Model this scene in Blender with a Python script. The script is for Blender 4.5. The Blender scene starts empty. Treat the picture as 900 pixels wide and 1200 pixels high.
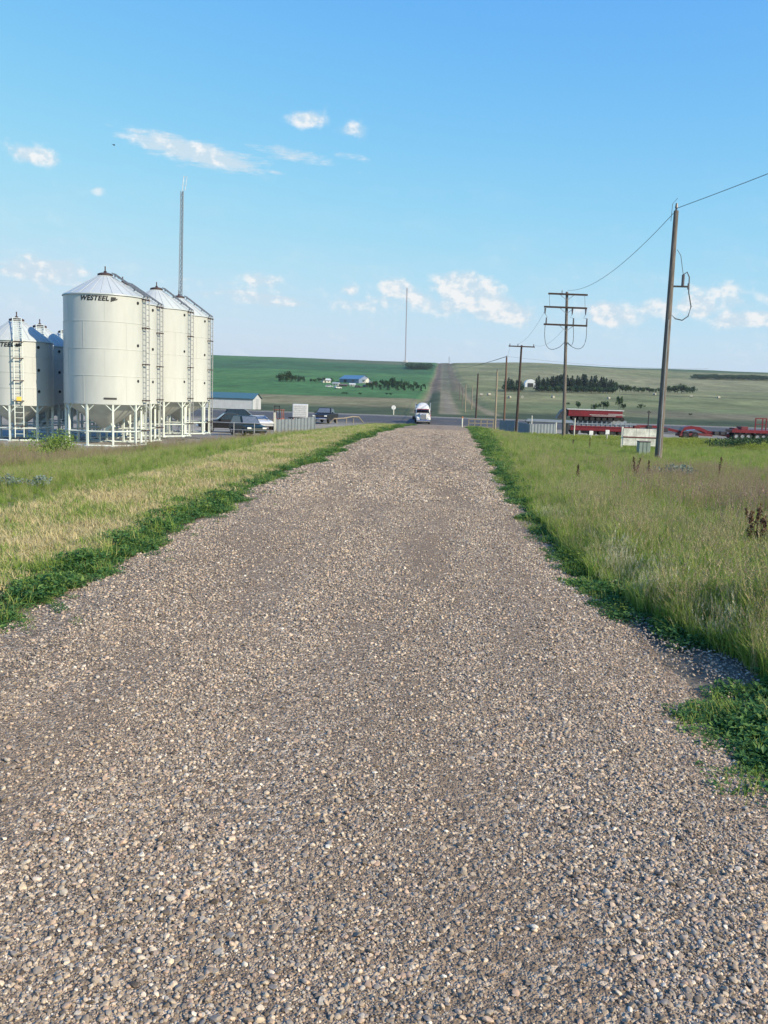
import bpy, math, random
import numpy as np
from math import sin, cos, pi, radians, atan2, sqrt, tan
from mathutils import Vector, Matrix

random.seed(7)
rng = np.random.default_rng(11)
S = bpy.context.scene
C = S.collection

# ------------------------------------------------------------------ camera
EYE = Vector((0, 0, 1.65))
F = 1050.0
PITCH, ROLL, YAW = radians(7.32), radians(1.9), radians(3.38)
RC = (Matrix.Rotation(YAW, 3, 'Z') @ Matrix.Rotation(radians(90) - PITCH, 3, 'X') @ Matrix.Rotation(ROLL, 3, 'Z'))
cam_d = bpy.data.cameras.new('camera')
cam = bpy.data.objects.new('camera', cam_d); C.objects.link(cam)
cam.matrix_world = Matrix.Translation(EYE) @ RC.to_4x4()
cam_d.sensor_fit = 'VERTICAL'; cam_d.sensor_height = 36; cam_d.sensor_width = 27
cam_d.lens = 36 * F / 1200; cam_d.clip_start = 0.05; cam_d.clip_end = 30000
S.camera = cam


def ray(px, py):
    return RC @ Vector(((px - 450) / F, (600 - py) / F, -1.0))


def at(px, py, Y):
    d = ray(px, py)
    return EYE + d * ((Y - EYE.y) / d.y)


# ------------------------------------------------------------------ terrain
KY = np.array([-400, 0, 20, 33, 45, 57, 73, 100, 130, 155, 172, 190, 222, 300, 450, 750, 1200, 2000, 2350, 3200, 7000], float)
KZ = np.array([0, 0, 0, 0, -.15, -.38, -.68, -1.4, -2.25, -2.85, -2.45, -2.1, -2.35, -1.25, 2.2, 15.2, 37, 78, 80, 60, -100], float)


def _slopes(x, y):
    h = np.diff(x); d = np.diff(y) / h
    m = np.zeros_like(y)
    for i in range(1, len(x) - 1):
        if d[i - 1] * d[i] > 0:
            w1 = 2 * h[i] + h[i - 1]; w2 = h[i] + 2 * h[i - 1]
            m[i] = (w1 + w2) / (w1 / d[i - 1] + w2 / d[i])
    m[0] = d[0]; m[-1] = d[-1]
    return m


KM = _slopes(KY, KZ)


def prof(Y):
    Y = np.clip(np.asarray(Y, float), KY[0], KY[-1])
    i = np.clip(np.searchsorted(KY, Y) - 1, 0, len(KY) - 2)
    h = KY[i + 1] - KY[i]; t = (Y - KY[i]) / h
    return ((2 * t**3 - 3 * t**2 + 1) * KZ[i] + (t**3 - 2 * t**2 + t) * h * KM[i]
            + (-2 * t**3 + 3 * t**2) * KZ[i + 1] + (t**3 - t**2) * h * KM[i + 1])


def ss(a, b, x):
    t = np.clip((np.asarray(x, float) - a) / (b - a), 0, 1)
    return t * t * (3 - 2 * t)


def wob(X, Y, s, seed=0.0):
    """cheap smooth pseudo noise, about -1..1"""
    a = X / s; b = Y / s
    return (np.sin(1.7 * a + 2.3 * b + seed) + np.sin(-2.9 * a + 1.3 * b + 2.1 * seed + 1.0)
            + np.sin(3.7 * a + 4.1 * b + 0.7 * seed + 2.2) * .6 + np.sin(5.9 * a - 5.1 * b + 1.9 * seed) * .4) / 3.0


def H(X, Y):
    X = np.asarray(X, float); Y = np.asarray(Y, float)
    z = prof(Y)
    dl = (0.35 + 0.95 * ss(8, 36, Y)) * (1 - ss(80, 114, Y))
    z = z - dl * ss(4.2, 15, -X) - .28 * ss(12, 17, -X) * ss(24, 34, Y) * (1 - ss(42, 50, Y))
    dr = 0.42 * ss(10, 36, Y) * (1 - ss(120, 150, Y))
    z = z - dr * ss(2.0, 7.5, X)
    z = z + 0.07 * wob(X, Y, 3.5, 1.0) * ss(2.0, 6, np.abs(X + .85)) * (1 - ss(120, 150, Y))
    hill = ss(330, 900, Y)
    z = z + hill * (2.6 * wob(X, Y, 330, 4.0) + 1.2 * wob(X, Y, 120, 2.0))
    z = z + ss(700, 1500, Y) * 5.0 * np.exp(-((X - 170) / 130) ** 2)
    # shallow ditches beside the far road
    d = np.abs(X - 4)
    z = z - 1.1 * np.exp(-((d - 11) / 3.5) ** 2) * ss(230, 420, Y)
    return z


def h(x, y):
    return float(H(x, y))


def G(px, py, y0=3.0, y1=4000.0):
    """where the line of sight of a photo point meets the terrain"""
    d = ray(px, py)
    Ys = np.geomspace(y0, y1, 3000)
    t = Ys / d.y
    X = d.x * t; Z = EYE.z + d.z * t
    below = Z < H(X, Ys)
    k = int(np.argmax(below)) if below.any() else len(Ys) - 1
    return Vector((X[k], Ys[k], h(X[k], Ys[k])))


# ------------------------------------------------------------------ materials
MATS = {}


def nt_new(name):
    m = bpy.data.materials.new(name); m.use_nodes = True
    nt = m.node_tree
    return m, nt, nt.nodes, nt.links, nt.nodes['Principled BSDF']


def mat(name, col, rough=.6, metal=0., var=.12, scale=4., bump=0., bscale=30., spec=.5, col2=None, stretch=None):
    if name in MATS: return MATS[name]
    m, nt, N, L, b = nt_new(name)
    b.inputs['Roughness'].default_value = rough
    b.inputs['Metallic'].default_value = metal
    b.inputs['Specular IOR Level'].default_value = spec
    tc = N.new('ShaderNodeTexCoord'); mp = N.new('ShaderNodeMapping')
    L.new(tc.outputs['Object'], mp.inputs[0])
    if stretch: mp.inputs['Scale'].default_value = stretch
    n = N.new('ShaderNodeTexNoise'); n.inputs['Scale'].default_value = scale; n.inputs['Detail'].default_value = 6
    n.inputs['Roughness'].default_value = .65
    L.new(mp.outputs[0], n.inputs['Vector'])
    r = N.new('ShaderNodeValToRGB')
    c2 = col2 or tuple(c * (1 - 2 * var) for c in col)
    r.color_ramp.elements[0].position = .32; r.color_ramp.elements[1].position = .68
    r.color_ramp.elements[0].color = (*c2, 1)
    r.color_ramp.elements[1].color = (*(min(1, c * (1 + var)) for c in col), 1)
    L.new(n.outputs[0], r.inputs[0]); L.new(r.outputs[0], b.inputs['Base Color'])
    if bump:
        n2 = N.new('ShaderNodeTexNoise'); n2.inputs['Scale'].default_value = bscale; n2.inputs['Detail'].default_value = 4
        L.new(mp.outputs[0], n2.inputs['Vector'])
        bp = N.new('ShaderNodeBump'); bp.inputs['Strength'].default_value = bump; bp.inputs['Distance'].default_value = .02
        L.new(n2.outputs[0], bp.inputs['Height']); L.new(bp.outputs[0], b.inputs['Normal'])
    MATS[name] = m
    return m


def leafmat(name, cols, trans=.3, island=True, rough=.55, objw=.6):
    """foliage: colour picked per leaf and per clump, some light passes through"""
    m, nt, N, L, b = nt_new(name)
    N.remove(b)
    g = N.new('ShaderNodeNewGeometry'); oi = N.new('ShaderNodeObjectInfo')
    a = N.new('ShaderNodeMath'); a.operation = 'MULTIPLY'; a.inputs[1].default_value = 1 - objw
    L.new(g.outputs['Random Per Island'], a.inputs[0])
    c = N.new('ShaderNodeMath'); c.operation = 'MULTIPLY_ADD'; c.inputs[1].default_value = objw
    L.new(oi.outputs['Random'], c.inputs[0]); L.new(a.outputs[0], c.inputs[2])
    r = N.new('ShaderNodeValToRGB')
    el = r.color_ramp.elements
    while len(el) < len(cols): el.new(.5)
    for i, cc in enumerate(cols):
        el[i].position = .15 + .7 * i / max(1, len(cols) - 1); el[i].color = (*cc, 1)
    L.new(c.outputs[0], r.inputs[0])
    d = N.new('ShaderNodeBsdfPrincipled'); d.inputs['Roughness'].default_value = rough
    d.inputs['Specular IOR Level'].default_value = .3
    t = N.new('ShaderNodeBsdfTranslucent'); mx = N.new('ShaderNodeMixShader'); mx.inputs[0].default_value = trans
    L.new(r.outputs[0], d.inputs['Base Color']); L.new(r.outputs[0], t.inputs[0])
    L.new(d.outputs[0], mx.inputs[1]); L.new(t.outputs[0], mx.inputs[2])
    L.new(mx.outputs[0], N['Material Output'].inputs[0])
    MATS[name] = m
    return m


# ------------------------------------------------------------------ mesh helper
class MB:
    def __init__(s): s.v = []; s.f = []; s.m = []; s.mi = 0

    def add(s, vs, fs):
        k = len(s.v); s.v += [tuple(p) for p in vs]
        s.f += [tuple(i + k for i in q) for q in fs]; s.m += [s.mi] * len(fs)
        return s

    def box(s, c, d, rz=0., bev=0., rx=0., ry=0.):
        x, y, z = d[0] / 2, d[1] / 2, d[2] / 2
        M = Matrix.Translation(c) @ Matrix.Rotation(rz, 4, 'Z') @ Matrix.Rotation(ry, 4, 'Y') @ Matrix.Rotation(rx, 4, 'X')
        if bev <= 0:
            P = [(-x, -y, -z), (x, -y, -z), (x, y, -z), (-x, y, -z), (-x, -y, z), (x, -y, z), (x, y, z), (-x, y, z)]
            Fc = [(0, 3, 2, 1), (4, 5, 6, 7), (0, 1, 5, 4), (1, 2, 6, 5), (2, 3, 7, 6), (3, 0, 4, 7)]
        else:
            b = min(bev, x * .9, y * .9, z * .9); P = []; idx = {}
            for sx in (-1, 1):
                for sy in (-1, 1):
                    for sz in (-1, 1):
                        for ax in range(3):
                            p = [sx * (x - b), sy * (y - b), sz * (z - b)]
                            p[ax] = (sx * x, sy * y, sz * z)[ax]
                            idx[(sx, sy, sz, ax)] = len(P); P.append(tuple(p))
            Fc = []
            for ax in range(3):
                o = [a for a in range(3) if a != ax]
                for sg in (-1, 1):
                    q = []
                    for (u, w) in ((-1, -1), (1, -1), (1, 1), (-1, 1)):
                        k = [0, 0, 0]; k[ax] = sg; k[o[0]] = u; k[o[1]] = w; q.append(idx[(*k, ax)])
                    Fc.append(tuple(q))
            for ax in range(3):
                o = [a for a in range(3) if a != ax]
                for u in (-1, 1):
                    for w in (-1, 1):
                        k = [0, 0, 0]; k[o[0]] = u; k[o[1]] = w
                        k[ax] = -1; a0 = idx[(*k, o[0])]; a1 = idx[(*k, o[1])]
                        k[ax] = 1; b0 = idx[(*k, o[0])]; b1 = idx[(*k, o[1])]
                        Fc.append((a0, a1, b1, b0))
            for sx in (-1, 1):
                for sy in (-1, 1):
                    for sz in (-1, 1): Fc.append(tuple(idx[(sx, sy, sz, a)] for a in range(3)))
        return s.add([M @ Vector(p) for p in P], Fc)

    def cyl(s, p0, p1, r0, r1=None, n=12, cap=True):
        r1 = r0 if r1 is None else r1
        p0 = Vector(p0); p1 = Vector(p1); d = (p1 - p0).normalized()
        a = d.cross(Vector((0, 0, 1))) if abs(d.z) < .95 else d.cross(Vector((1, 0, 0)))
        a.normalize(); b = d.cross(a); V = []
        for p, r in ((p0, r0), (p1, r1)):
            for i in range(n):
                t = 2 * pi * i / n; V.append(p + a * (r * cos(t)) + b * (r * sin(t)))
        Fc = [(i, (i + 1) % n, n + (i + 1) % n, n + i) for i in range(n)]
        if cap: Fc += [tuple(range(n))[::-1], tuple(range(n, 2 * n))]
        return s.add(V, Fc)

    def tube(s, pts, r, n=5):
        pts = [Vector(p) for p in pts]; V = []
        for k, p in enumerate(pts):
            d = (pts[min(k + 1, len(pts) - 1)] - pts[max(k - 1, 0)]).normalized()
            a = d.cross(Vector((0.01, 0.02, 1)) if abs(d.z) < .95 else Vector((1, 0, 0))).normalized(); b = d.cross(a)
            rr = r[k] if isinstance(r, (list, tuple)) else r
            for i in range(n):
                t = 2 * pi * i / n; V.append(p + a * (rr * cos(t)) + b * (rr * sin(t)))
        Fc = []
        for k in range(len(pts) - 1):
            for i in range(n):
                Fc.append((k * n + i, k * n + (i + 1) % n, (k + 1) * n + (i + 1) % n, (k + 1) * n + i))
        Fc += [tuple(range(n))[::-1], tuple((len(pts) - 1) * n + i for i in range(n))]
        return s.add(V, Fc)

    def lathe(s, prof_, n=48, c=(0, 0, 0), cap=False):
        V = []
        for (r, z) in prof_:
            for i in range(n):
                t = 2 * pi * i / n; V.append((c[0] + r * cos(t), c[1] + r * sin(t), c[2] + z))
        Fc = []
        for k in range(len(prof_) - 1):
            for i in range(n):
                Fc.append((k * n + i, k * n + (i + 1) % n, (k + 1) * n + (i + 1) % n, (k + 1) * n + i))
        if cap: Fc += [tuple(range(n))[::-1], tuple((len(prof_) - 1) * n + i for i in range(n))]
        return s.add(V, Fc)

    def prism(s, poly, w0, w1, taper=1.0):
        """poly in (x, z), extruded along y from w0 to w1"""
        n = len(poly)
        V = [(x, w0, z) for x, z in poly] + [(x, w1, z) for x, z in poly]
        Fc = [tuple(range(n)), tuple(range(n, 2 * n))[::-1]] + [(i, n + i, n + (i + 1) % n, (i + 1) % n) for i in range(n)]
        return s.add(V, Fc)

    def build(s, name, mats, parent=None, smooth=False, xf=None, bevel=0.):
        me = bpy.data.meshes.new(name)
        me.from_pydata(s.v, [], s.f)
        if not isinstance(mats, (list, tuple)): mats = [mats]
        for m in mats: me.materials.append(m)
        me.polygons.foreach_set('material_index', s.m)
        if smooth:
            me.polygons.foreach_set('use_smooth', [True] * len(me.polygons))
            try: me.set_sharp_from_angle(angle=radians(38))
            except Exception: pass
        me.update()
        o = bpy.data.objects.new(name, me); C.objects.link(o)
        if parent: o.parent = parent
        if xf is not None: o.matrix_local = xf
        if bevel:
            md = o.modifiers.new('edge', 'BEVEL'); md.width = bevel; md.segments = 2; md.limit_method = 'ANGLE'
        return o


def tag(o, label=None, cat=None, group=None, kind=None):
    if label: o['label'] = label
    if cat: o['category'] = cat
    if group: o['group'] = group
    if kind: o['kind'] = kind
    return o


def thing(name, loc, rz, label, cat, group=None):
    o = bpy.data.objects.new(name, None); C.objects.link(o)
    o.location = loc; o.rotation_euler = (0, 0, rz); o.empty_display_size = .3
    return tag(o, label, cat, group)


def kids(o): return [c for c in list(C.objects) if c.parent == o]


KIDS = {}


def copy_tree(src, loc, rz, label=None, scale=None, ks=None):
    r = src.copy(); C.objects.link(r); r.location = loc; r.rotation_euler = (0, 0, rz)
    if scale is not None: r.scale = scale if isinstance(scale, (tuple, list)) else (scale,) * 3
    if label: r['label'] = label
    for ch, sub in (ks or tree_of(src)):
        c = ch.copy(); C.objects.link(c); c.parent = r
        for g in sub:
            d = g.copy(); C.objects.link(d); d.parent = c
    return r


def tree_of(src): return [(ch, kids(ch)) for ch in kids(src)]


# ------------------------------------------------------------------ scatter by geometry nodes (uncountable stuff only)
def source_collection(name, objs):
    col = bpy.data.collections.new(name)
    for i, o in enumerate(objs):
        if o.name in C.objects: C.objects.unlink(o)
        col.objects.link(o)
    return col


def scatter(name, P, rot, scl, idx, col, m0):
    me = bpy.data.meshes.new(name)
    me.vertices.add(len(P)); me.vertices.foreach_set('co', np.ascontiguousarray(P, dtype=np.float32).ravel())
    a = me.attributes.new('rot', 'FLOAT_VECTOR', 'POINT'); a.data.foreach_set('vector', np.ascontiguousarray(rot, dtype=np.float32).ravel())
    a = me.attributes.new('scl', 'FLOAT_VECTOR', 'POINT'); a.data.foreach_set('vector', np.ascontiguousarray(scl, dtype=np.float32).ravel())
    a = me.attributes.new('idx', 'INT', 'POINT'); a.data.foreach_set('value', np.ascontiguousarray(idx, dtype=np.int32))
    me.materials.append(m0)
    me.update()
    o = bpy.data.objects.new(name, me); C.objects.link(o)
    ng = bpy.data.node_groups.new(name + '_scatter', 'GeometryNodeTree')
    ng.interface.new_socket('Geometry', in_out='INPUT', socket_type='NodeSocketGeometry')
    ng.interface.new_socket('Geometry', in_out='OUTPUT', socket_type='NodeSocketGeometry')
    N = ng.nodes; L = ng.links
    gi = N.new('NodeGroupInput'); go = N.new('NodeGroupOutput')
    ip = N.new('GeometryNodeInstanceOnPoints'); ci = N.new('GeometryNodeCollectionInfo')
    ci.inputs['Collection'].default_value = col
    ci.inputs['Separate Children'].default_value = True; ci.inputs['Reset Children'].default_value = True
    ip.inputs['Pick Instance'].default_value = True
    L.new(gi.outputs[0], ip.inputs['Points']); L.new(ci.outputs[0], ip.inputs['Instance'])
    for an, ty, sk in (('rot', 'FLOAT_VECTOR', 'Rotation'), ('scl', 'FLOAT_VECTOR', 'Scale'), ('idx', 'INT', 'Instance Index')):
        na = N.new('GeometryNodeInputNamedAttribute'); na.data_type = ty; na.inputs['Name'].default_value = an
        L.new(na.outputs['Attribute'], ip.inputs[sk])
    L.new(ip.outputs[0], go.inputs[0])
    md = o.modifiers.new('scatter', 'NODES'); md.node_group = ng
    return o
# ------------------------------------------------------------------ light and sky
SUN_EL = radians(31)
SUN_D = Vector((0.87, -0.49, 0)).normalized() * cos(SUN_EL) + Vector((0, 0, sin(SUN_EL)))
ld = bpy.data.lights.new('sun', 'SUN'); ld.energy = 4.1; ld.angle = radians(0.55); ld.color = (1.0, .86, .64)
sun = bpy.data.objects.new('sun', ld); C.objects.link(sun)
sun.rotation_euler = SUN_D.to_track_quat('Z', 'Y').to_euler(); sun.location = (30, -10, 40)

W = bpy.data.worlds.new('World'); S.world = W; W.use_nodes = True
nt = W.node_tree; N = nt.nodes; L = nt.links
bg = N['Background']
sky = N.new('ShaderNodeTexSky'); sky.sky_type = 'NISHITA'; sky.sun_disc = False
sky.sun_elevation = SUN_EL; sky.sun_rotation = atan2(SUN_D.x, SUN_D.y)
sky.air_density = 1.0; sky.dust_density = .3; sky.ozone_density = 1.3; sky.altitude = 600
hsv = N.new('ShaderNodeHueSaturation'); hsv.inputs['Saturation'].default_value = 1.0
L.new(sky.outputs[0], hsv.inputs['Color'])


def mth(op, a, b=None, c=None, clamp=False):
    n = N.new('ShaderNodeMath'); n.operation = op; n.use_clamp = clamp
    for i, v in enumerate((a, b, c)):
        if v is None: continue
        if isinstance(v, (int, float)): n.inputs[i].default_value = v
        else: L.new(v, n.inputs[i])
    return n.outputs[0]


tc = N.new('ShaderNodeTexCoord'); sep = N.new('ShaderNodeSeparateXYZ'); L.new(tc.outputs['Generated'], sep.inputs[0])
az = mth('ARCTAN2', sep.outputs[0], sep.outputs[1]); el = mth('ARCSINE', sep.outputs[2])
cmb = N.new('ShaderNodeCombineXYZ'); L.new(az, cmb.inputs[0]); L.new(el, cmb.inputs[1])


def noise(vec, sc, det, sy=1.0, off=(0, 0, 0), rough=.6):
    mp = N.new('ShaderNodeMapping'); mp.inputs['Scale'].default_value = (1, sy, 1); mp.inputs['Location'].default_value = off
    L.new(vec, mp.inputs[0])
    n = N.new('ShaderNodeTexNoise'); n.inputs['Scale'].default_value = sc; n.inputs['Detail'].default_value = det
    n.inputs['Roughness'].default_value = rough
    L.new(mp.outputs[0], n.inputs['Vector'])
    return n.outputs[0]


# (photo x, y, half width, half height, tilt in degrees, density, wispy)
CL = [(226, 178, 82, 13, 9, .95, 1), (340, 181, 50, 9, 7, .62, 1), (362, 140, 23, 10, 0, .68, 0), (413, 151, 20, 9, 0, .64, 0),
      (38, 181, 25, 10, 5, .78, 0), (113, 224, 9, 7, 0, .34, 0), (412, 184, 34, 6, 10, .45, 1), (424, 201, 18, 5, 0, .35, 1),
      (320, 201, 20, 5, 8, .5, 1), (303, 349, 62, 9, 5, .8, 1), (310, 329, 28, 10, 0, .6, 0), (48, 316, 62, 16, 0, .85, 1), (60, 326, 90, 22, 3, .5, 1), (290, 345, 110, 20, 3, .5, 1),
      (75, 328, 40, 9, 3, .7, 1), (548, 342, 36, 20, 6, 1.15, 0), (578, 360, 44, 15, 12, 1.05, 0), (527, 358, 22, 12, 0, .7, 0), (466, 339, 22, 11, 4, .95, 0), (486, 350, 18, 10, 10, .8, 0), (500, 356, 120, 18, 3, .52, 0), (420, 358, 60, 14, 3, .46, 0),
      (412, 341, 14, 9, 0, .65, 0), (715, 368, 34, 15, 8, .9, 0), (765, 362, 26, 12, 0, .6, 0), (820, 358, 22, 14, 0, .95, 0),
      (850, 350, 60, 18, 3, .56, 0), (880, 374, 42, 11, 0, .82, 0), (750, 368, 90, 16, 2, .46, 0), (690, 352, 40, 12, 4, .4, 1), (980, 360, 60, 22, 0, .8, 0), (-80, 330, 60, 18, 0, .7, 1)]
big = None; wis = None
for (px, py, hw, hh, ti, dn, ws) in CL:
    d = ray(px, py).normalized()
    a0 = atan2(d.x, d.y); e0 = math.asin(d.z)
    k = 1.0 / F * 1.03
    ti = radians(ti) - 0.0
    dx = mth('SUBTRACT', az, a0); dy = mth('SUBTRACT', el, e0)
    ct, st = cos(ti), sin(ti)
    u = mth('ADD', mth('MULTIPLY', dx, ct / (hw * k)), mth('MULTIPLY', dy, -st / (hw * k)))
    v = mth('ADD', mth('MULTIPLY', dx, st / (hh * k)), mth('MULTIPLY', dy, ct / (hh * k)))
    d2 = mth('ADD', mth('MULTIPLY', u, u), mth('MULTIPLY', v, v))
    g = mth('MULTIPLY', mth('EXPONENT', mth('MULTIPLY', d2, -.9)), dn)
    if ws: wis = g if wis is None else mth('MAXIMUM', wis, g)
    else: big = g if big is None else mth('MAXIMUM', big, g)
nb = noise(cmb.outputs[0], 40, 8, 1.3, rough=.60)
nw = noise(cmb.outputs[0], 34, 8, 4.2, (3, 1, 0), .68)
nf = noise(cmb.outputs[0], 11, 4, 3.0, (7, 2, 0), .6)


def sstep(x, a, b):
    n = N.new('ShaderNodeMapRange'); n.interpolation_type = 'SMOOTHSTEP'
    L.new(x, n.inputs[0]); n.inputs[1].default_value = a; n.inputs[2].default_value = b
    return n.outputs[0]


nbn = mth('MULTIPLY', mth('SUBTRACT', nb, .32), 2.6, clamp=True); nwn = mth('MULTIPLY', mth('SUBTRACT', nw, .32), 2.6, clamp=True)
cb = mth('MULTIPLY', sstep(mth('SUBTRACT', mth('MULTIPLY', big, 1.32), mth('MULTIPLY', mth('SUBTRACT', 1.0, nbn), .52)), .0, .62), .84)
cw = mth('MULTIPLY', sstep(mth('SUBTRACT', mth('MULTIPLY', wis, 1.2), mth('MULTIPLY', mth('SUBTRACT', 1.0, nwn), .62)), .0, .62), .86)
# very faint veil low over the horizon
low = mth('MULTIPLY', sstep(el, .28, .05), mth('MULTIPLY', sstep(nf, .40, .8), .30))
cov = mth('MAXIMUM', mth('MAXIMUM', cb, cw), low, clamp=True)
# cloud tone: sunlit white tops, blue grey undersides (from the fold of a second noise)
n3 = noise(cmb.outputs[0], 40, 8, 1.3, (-.0055, -.0055, 0), .60)
tone = sstep(mth('ADD', mth('MULTIPLY', mth('SUBTRACT', nb, n3), 3.2), mth('ADD', mth('MULTIPLY', big, .35), mth('MULTIPLY', nbn, .30))), .05, .75)
# film-like shoulder so that the bright horizon keeps its colour
sp = N.new('ShaderNodeSeparateColor'); L.new(hsv.outputs[0], sp.inputs[0]); cc_ = N.new('ShaderNodeCombineColor')
for i, (k_, m_, p_) in enumerate(((.15, .74, 1.5), (.31, .82, 1.33), (1.3, .93, 1.0))):
    e_ = mth('MULTIPLY', mth('SUBTRACT', 1.0, mth('EXPONENT', mth('MULTIPLY', mth('POWER', sp.outputs[i], p_), -k_))), m_ * 4.22)
    L.new(e_, cc_.inputs[i])
skyc = cc_.outputs[0]
mixc = N.new('ShaderNodeMix'); mixc.data_type = 'RGBA'
L.new(tone, mixc.inputs[0]); mixc.inputs[6].default_value = (2.75, 3.3, 3.7, 1); mixc.inputs[7].default_value = (4.35, 4.2, 4.05, 1)
mixs = N.new('ShaderNodeMix'); mixs.data_type = 'RGBA'
L.new(cov, mixs.inputs[0]); L.new(skyc, mixs.inputs[6]); L.new(mixc.outputs[2], mixs.inputs[7])
L.new(mixs.outputs[2], bg.inputs[0]); bg.inputs[1].default_value = .15

vs = S.view_settings; vs.view_transform = 'Standard'; vs.look = 'None'; vs.gamma = 1; vs.exposure = 0.66
S.cycles.max_bounces = 6; S.cycles.transparent_max_bounces = 8; S.cycles.use_denoising = True
S.cycles.use_adaptive_sampling = True

# ------------------------------------------------------------------ the ground sheet
Yr = np.concatenate([-60 + 59 * np.linspace(0, 1, 14), np.array([.0, .6]), np.geomspace(1.0, 60, 260)[0:],
                     np.geomspace(60, 2700, 420)[1:], np.geomspace(2700, 7000, 24)[1:]])
uu = np.concatenate([-np.geomspace(2.6, .62, 24), np.linspace(-.6, .6, 641), np.geomspace(.62, 2.6, 24)])
Wd = np.maximum(Yr, 0) + 14
GX = uu[None, :] * Wd[:, None]; GY = np.repeat(Yr[:, None], len(uu), 1)
GZ = H(GX, GY)
road_m = ss(-3.6, -3.0, GX) * (1 - ss(1.6, 2.2, GX)) * (1 - ss(150, 151, GY))
GZ = GZ - .05 * road_m


def lerp(a, b, t): return a + (b - a) * t[..., None]


def col3(r, g, b): return np.array([r, g, b], float)


X, Y = GX, GY
w1 = wob(X, Y, 6.0, .3); w2 = wob(X, Y, 1.7, 2.0); w3 = wob(X, Y, 90, 5.0); w4 = wob(X, Y, 28, 1.0)
base = np.zeros(X.shape + (3,)) + col3(.13, .19, .06)
base = lerp(base, col3(.15, .13, .075), .5 + .5 * w2 * .8)
# mown pale strip at left, dark soil under weeds
xe = X + .25 * w2
pale = ss(-5.7, -5.2, xe) * (1 - ss(-4.4, -4.0, xe)) * (1 - ss(60, 90, Y))
base = lerp(base, col3(.36, .30, .18), pale * (.85 + .15 * w2))
soil = (1 - ss(0, .9, np.abs(xe + 3.6) - .2)) * 1.0
base = lerp(base, col3(.10, .085, .055), soil * .8 * (1 - ss(90, 120, Y)))
soilr = ss(1.0, 1.3, xe) * (1 - ss(2.0, 2.6, xe)) * (1 - ss(90, 120, Y))
base = lerp(base, col3(.20, .17, .135), soilr * .95)
# gravel yards (bins, parked trucks, trailers)
yard = ss(14.2, 16, -X + .8 * w1) * ss(44, 47, Y) * (1 - ss(146, 151, Y))
yard = np.maximum(yard, ss(8, 10, -X + .8 * w1) * ss(84, 92, Y) * (1 - ss(146, 151, Y)))
yard = np.maximum(yard, ss(12, 15, X + w1) * ss(76, 82, Y + 2 * w1) * (1 - ss(146, 151, Y)))
base = lerp(base, col3(.27, .25, .225), yard * (.9 + .1 * w2))
# far land
f = ss(184, 196, Y)
ditch = col3(.055, .075, .040)
base = lerp(base, ditch, f)
tanb = ss(262, 300, Y + 10 * w4) * (1 - ss(405, 440, Y + 12 * w3))
base = lerp(base, lerp(np.zeros(X.shape + (3,)) + col3(.21, .19, .11), col3(.12, .13, .065), np.clip(.35 + .5 * w4, 0, 1)), tanb)
crop = ss(405, 430, Y + 8 * w3) * (1 - ss(-12, -6, X))
cg = lerp(np.zeros(X.shape + (3,)) + col3(.048, .132, .046), col3(.068, .158, .052), np.clip(.5 + .5 * w3, 0, 1))
cg = lerp(cg, col3(.033, .098, .040), ss(1000, 1060, Y) * (1 - ss(1480, 1560, Y)) * .8)
cg = lerp(cg, col3(.060, .100, .050), ss(1650, 1900, Y) * .8)
cg = lerp(cg, col3(.13, .14, .075), ss(2080 - 200 * ss(-700, 0, X).max(), 2200, Y) * .8)
base = lerp(base, cg, crop)
sage = ss(1450, 1500, Y + X * .3) * (1 - ss(1900, 2000, Y)) * ss(-260, -200, X) * (1 - ss(-60, -30, X))
base = lerp(base, col3(.095, .12, .065), sage * crop)
gp = ss(-12, -6, X) * ss(250, 300, Y)
pg = lerp(np.zeros(X.shape + (3,)) + col3(.205, .205, .10), col3(.115, .140, .062), np.clip(.45 + .55 * w3, 0, 1))
pg = lerp(pg, col3(.235, .215, .125), np.clip(.6 * wob(X, Y * 2.5, 160, 7.0), 0, 1))
pg = lerp(pg, col3(.07, .12, .05), ss(300, 330, Y) * (1 - ss(395, 430, Y + 20 * w4)) * (.3 + .5 * np.clip(w4, 0, 1)))
pg = lerp(pg, col3(.045, .090, .040), ss(1500, 1600, Y - X * .25) * (1 - ss(2080, 2150, Y)) * ss(180, 300, X) * .9)
pg = lerp(pg, col3(.16, .14, .095), ss(232, 250, Y) * (1 - ss(330, 360, Y + 12 * w4)) * ss(45, 75, X + 6 * w4) * .75)
pg = lerp(pg, col3(.06, .075, .04), ss(588, 592, Y + 3 * w4) * (1 - ss(602, 610, Y + 3 * w4)) * ss(20, 40, X) * .8)
pg = lerp(pg, col3(.235, .225, .13), ss(760, 800, Y) * (1 - ss(1150, 1300, Y + 30 * w3)) * ss(60, 120, X) * .5)
base = lerp(base, pg, gp)
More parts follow.
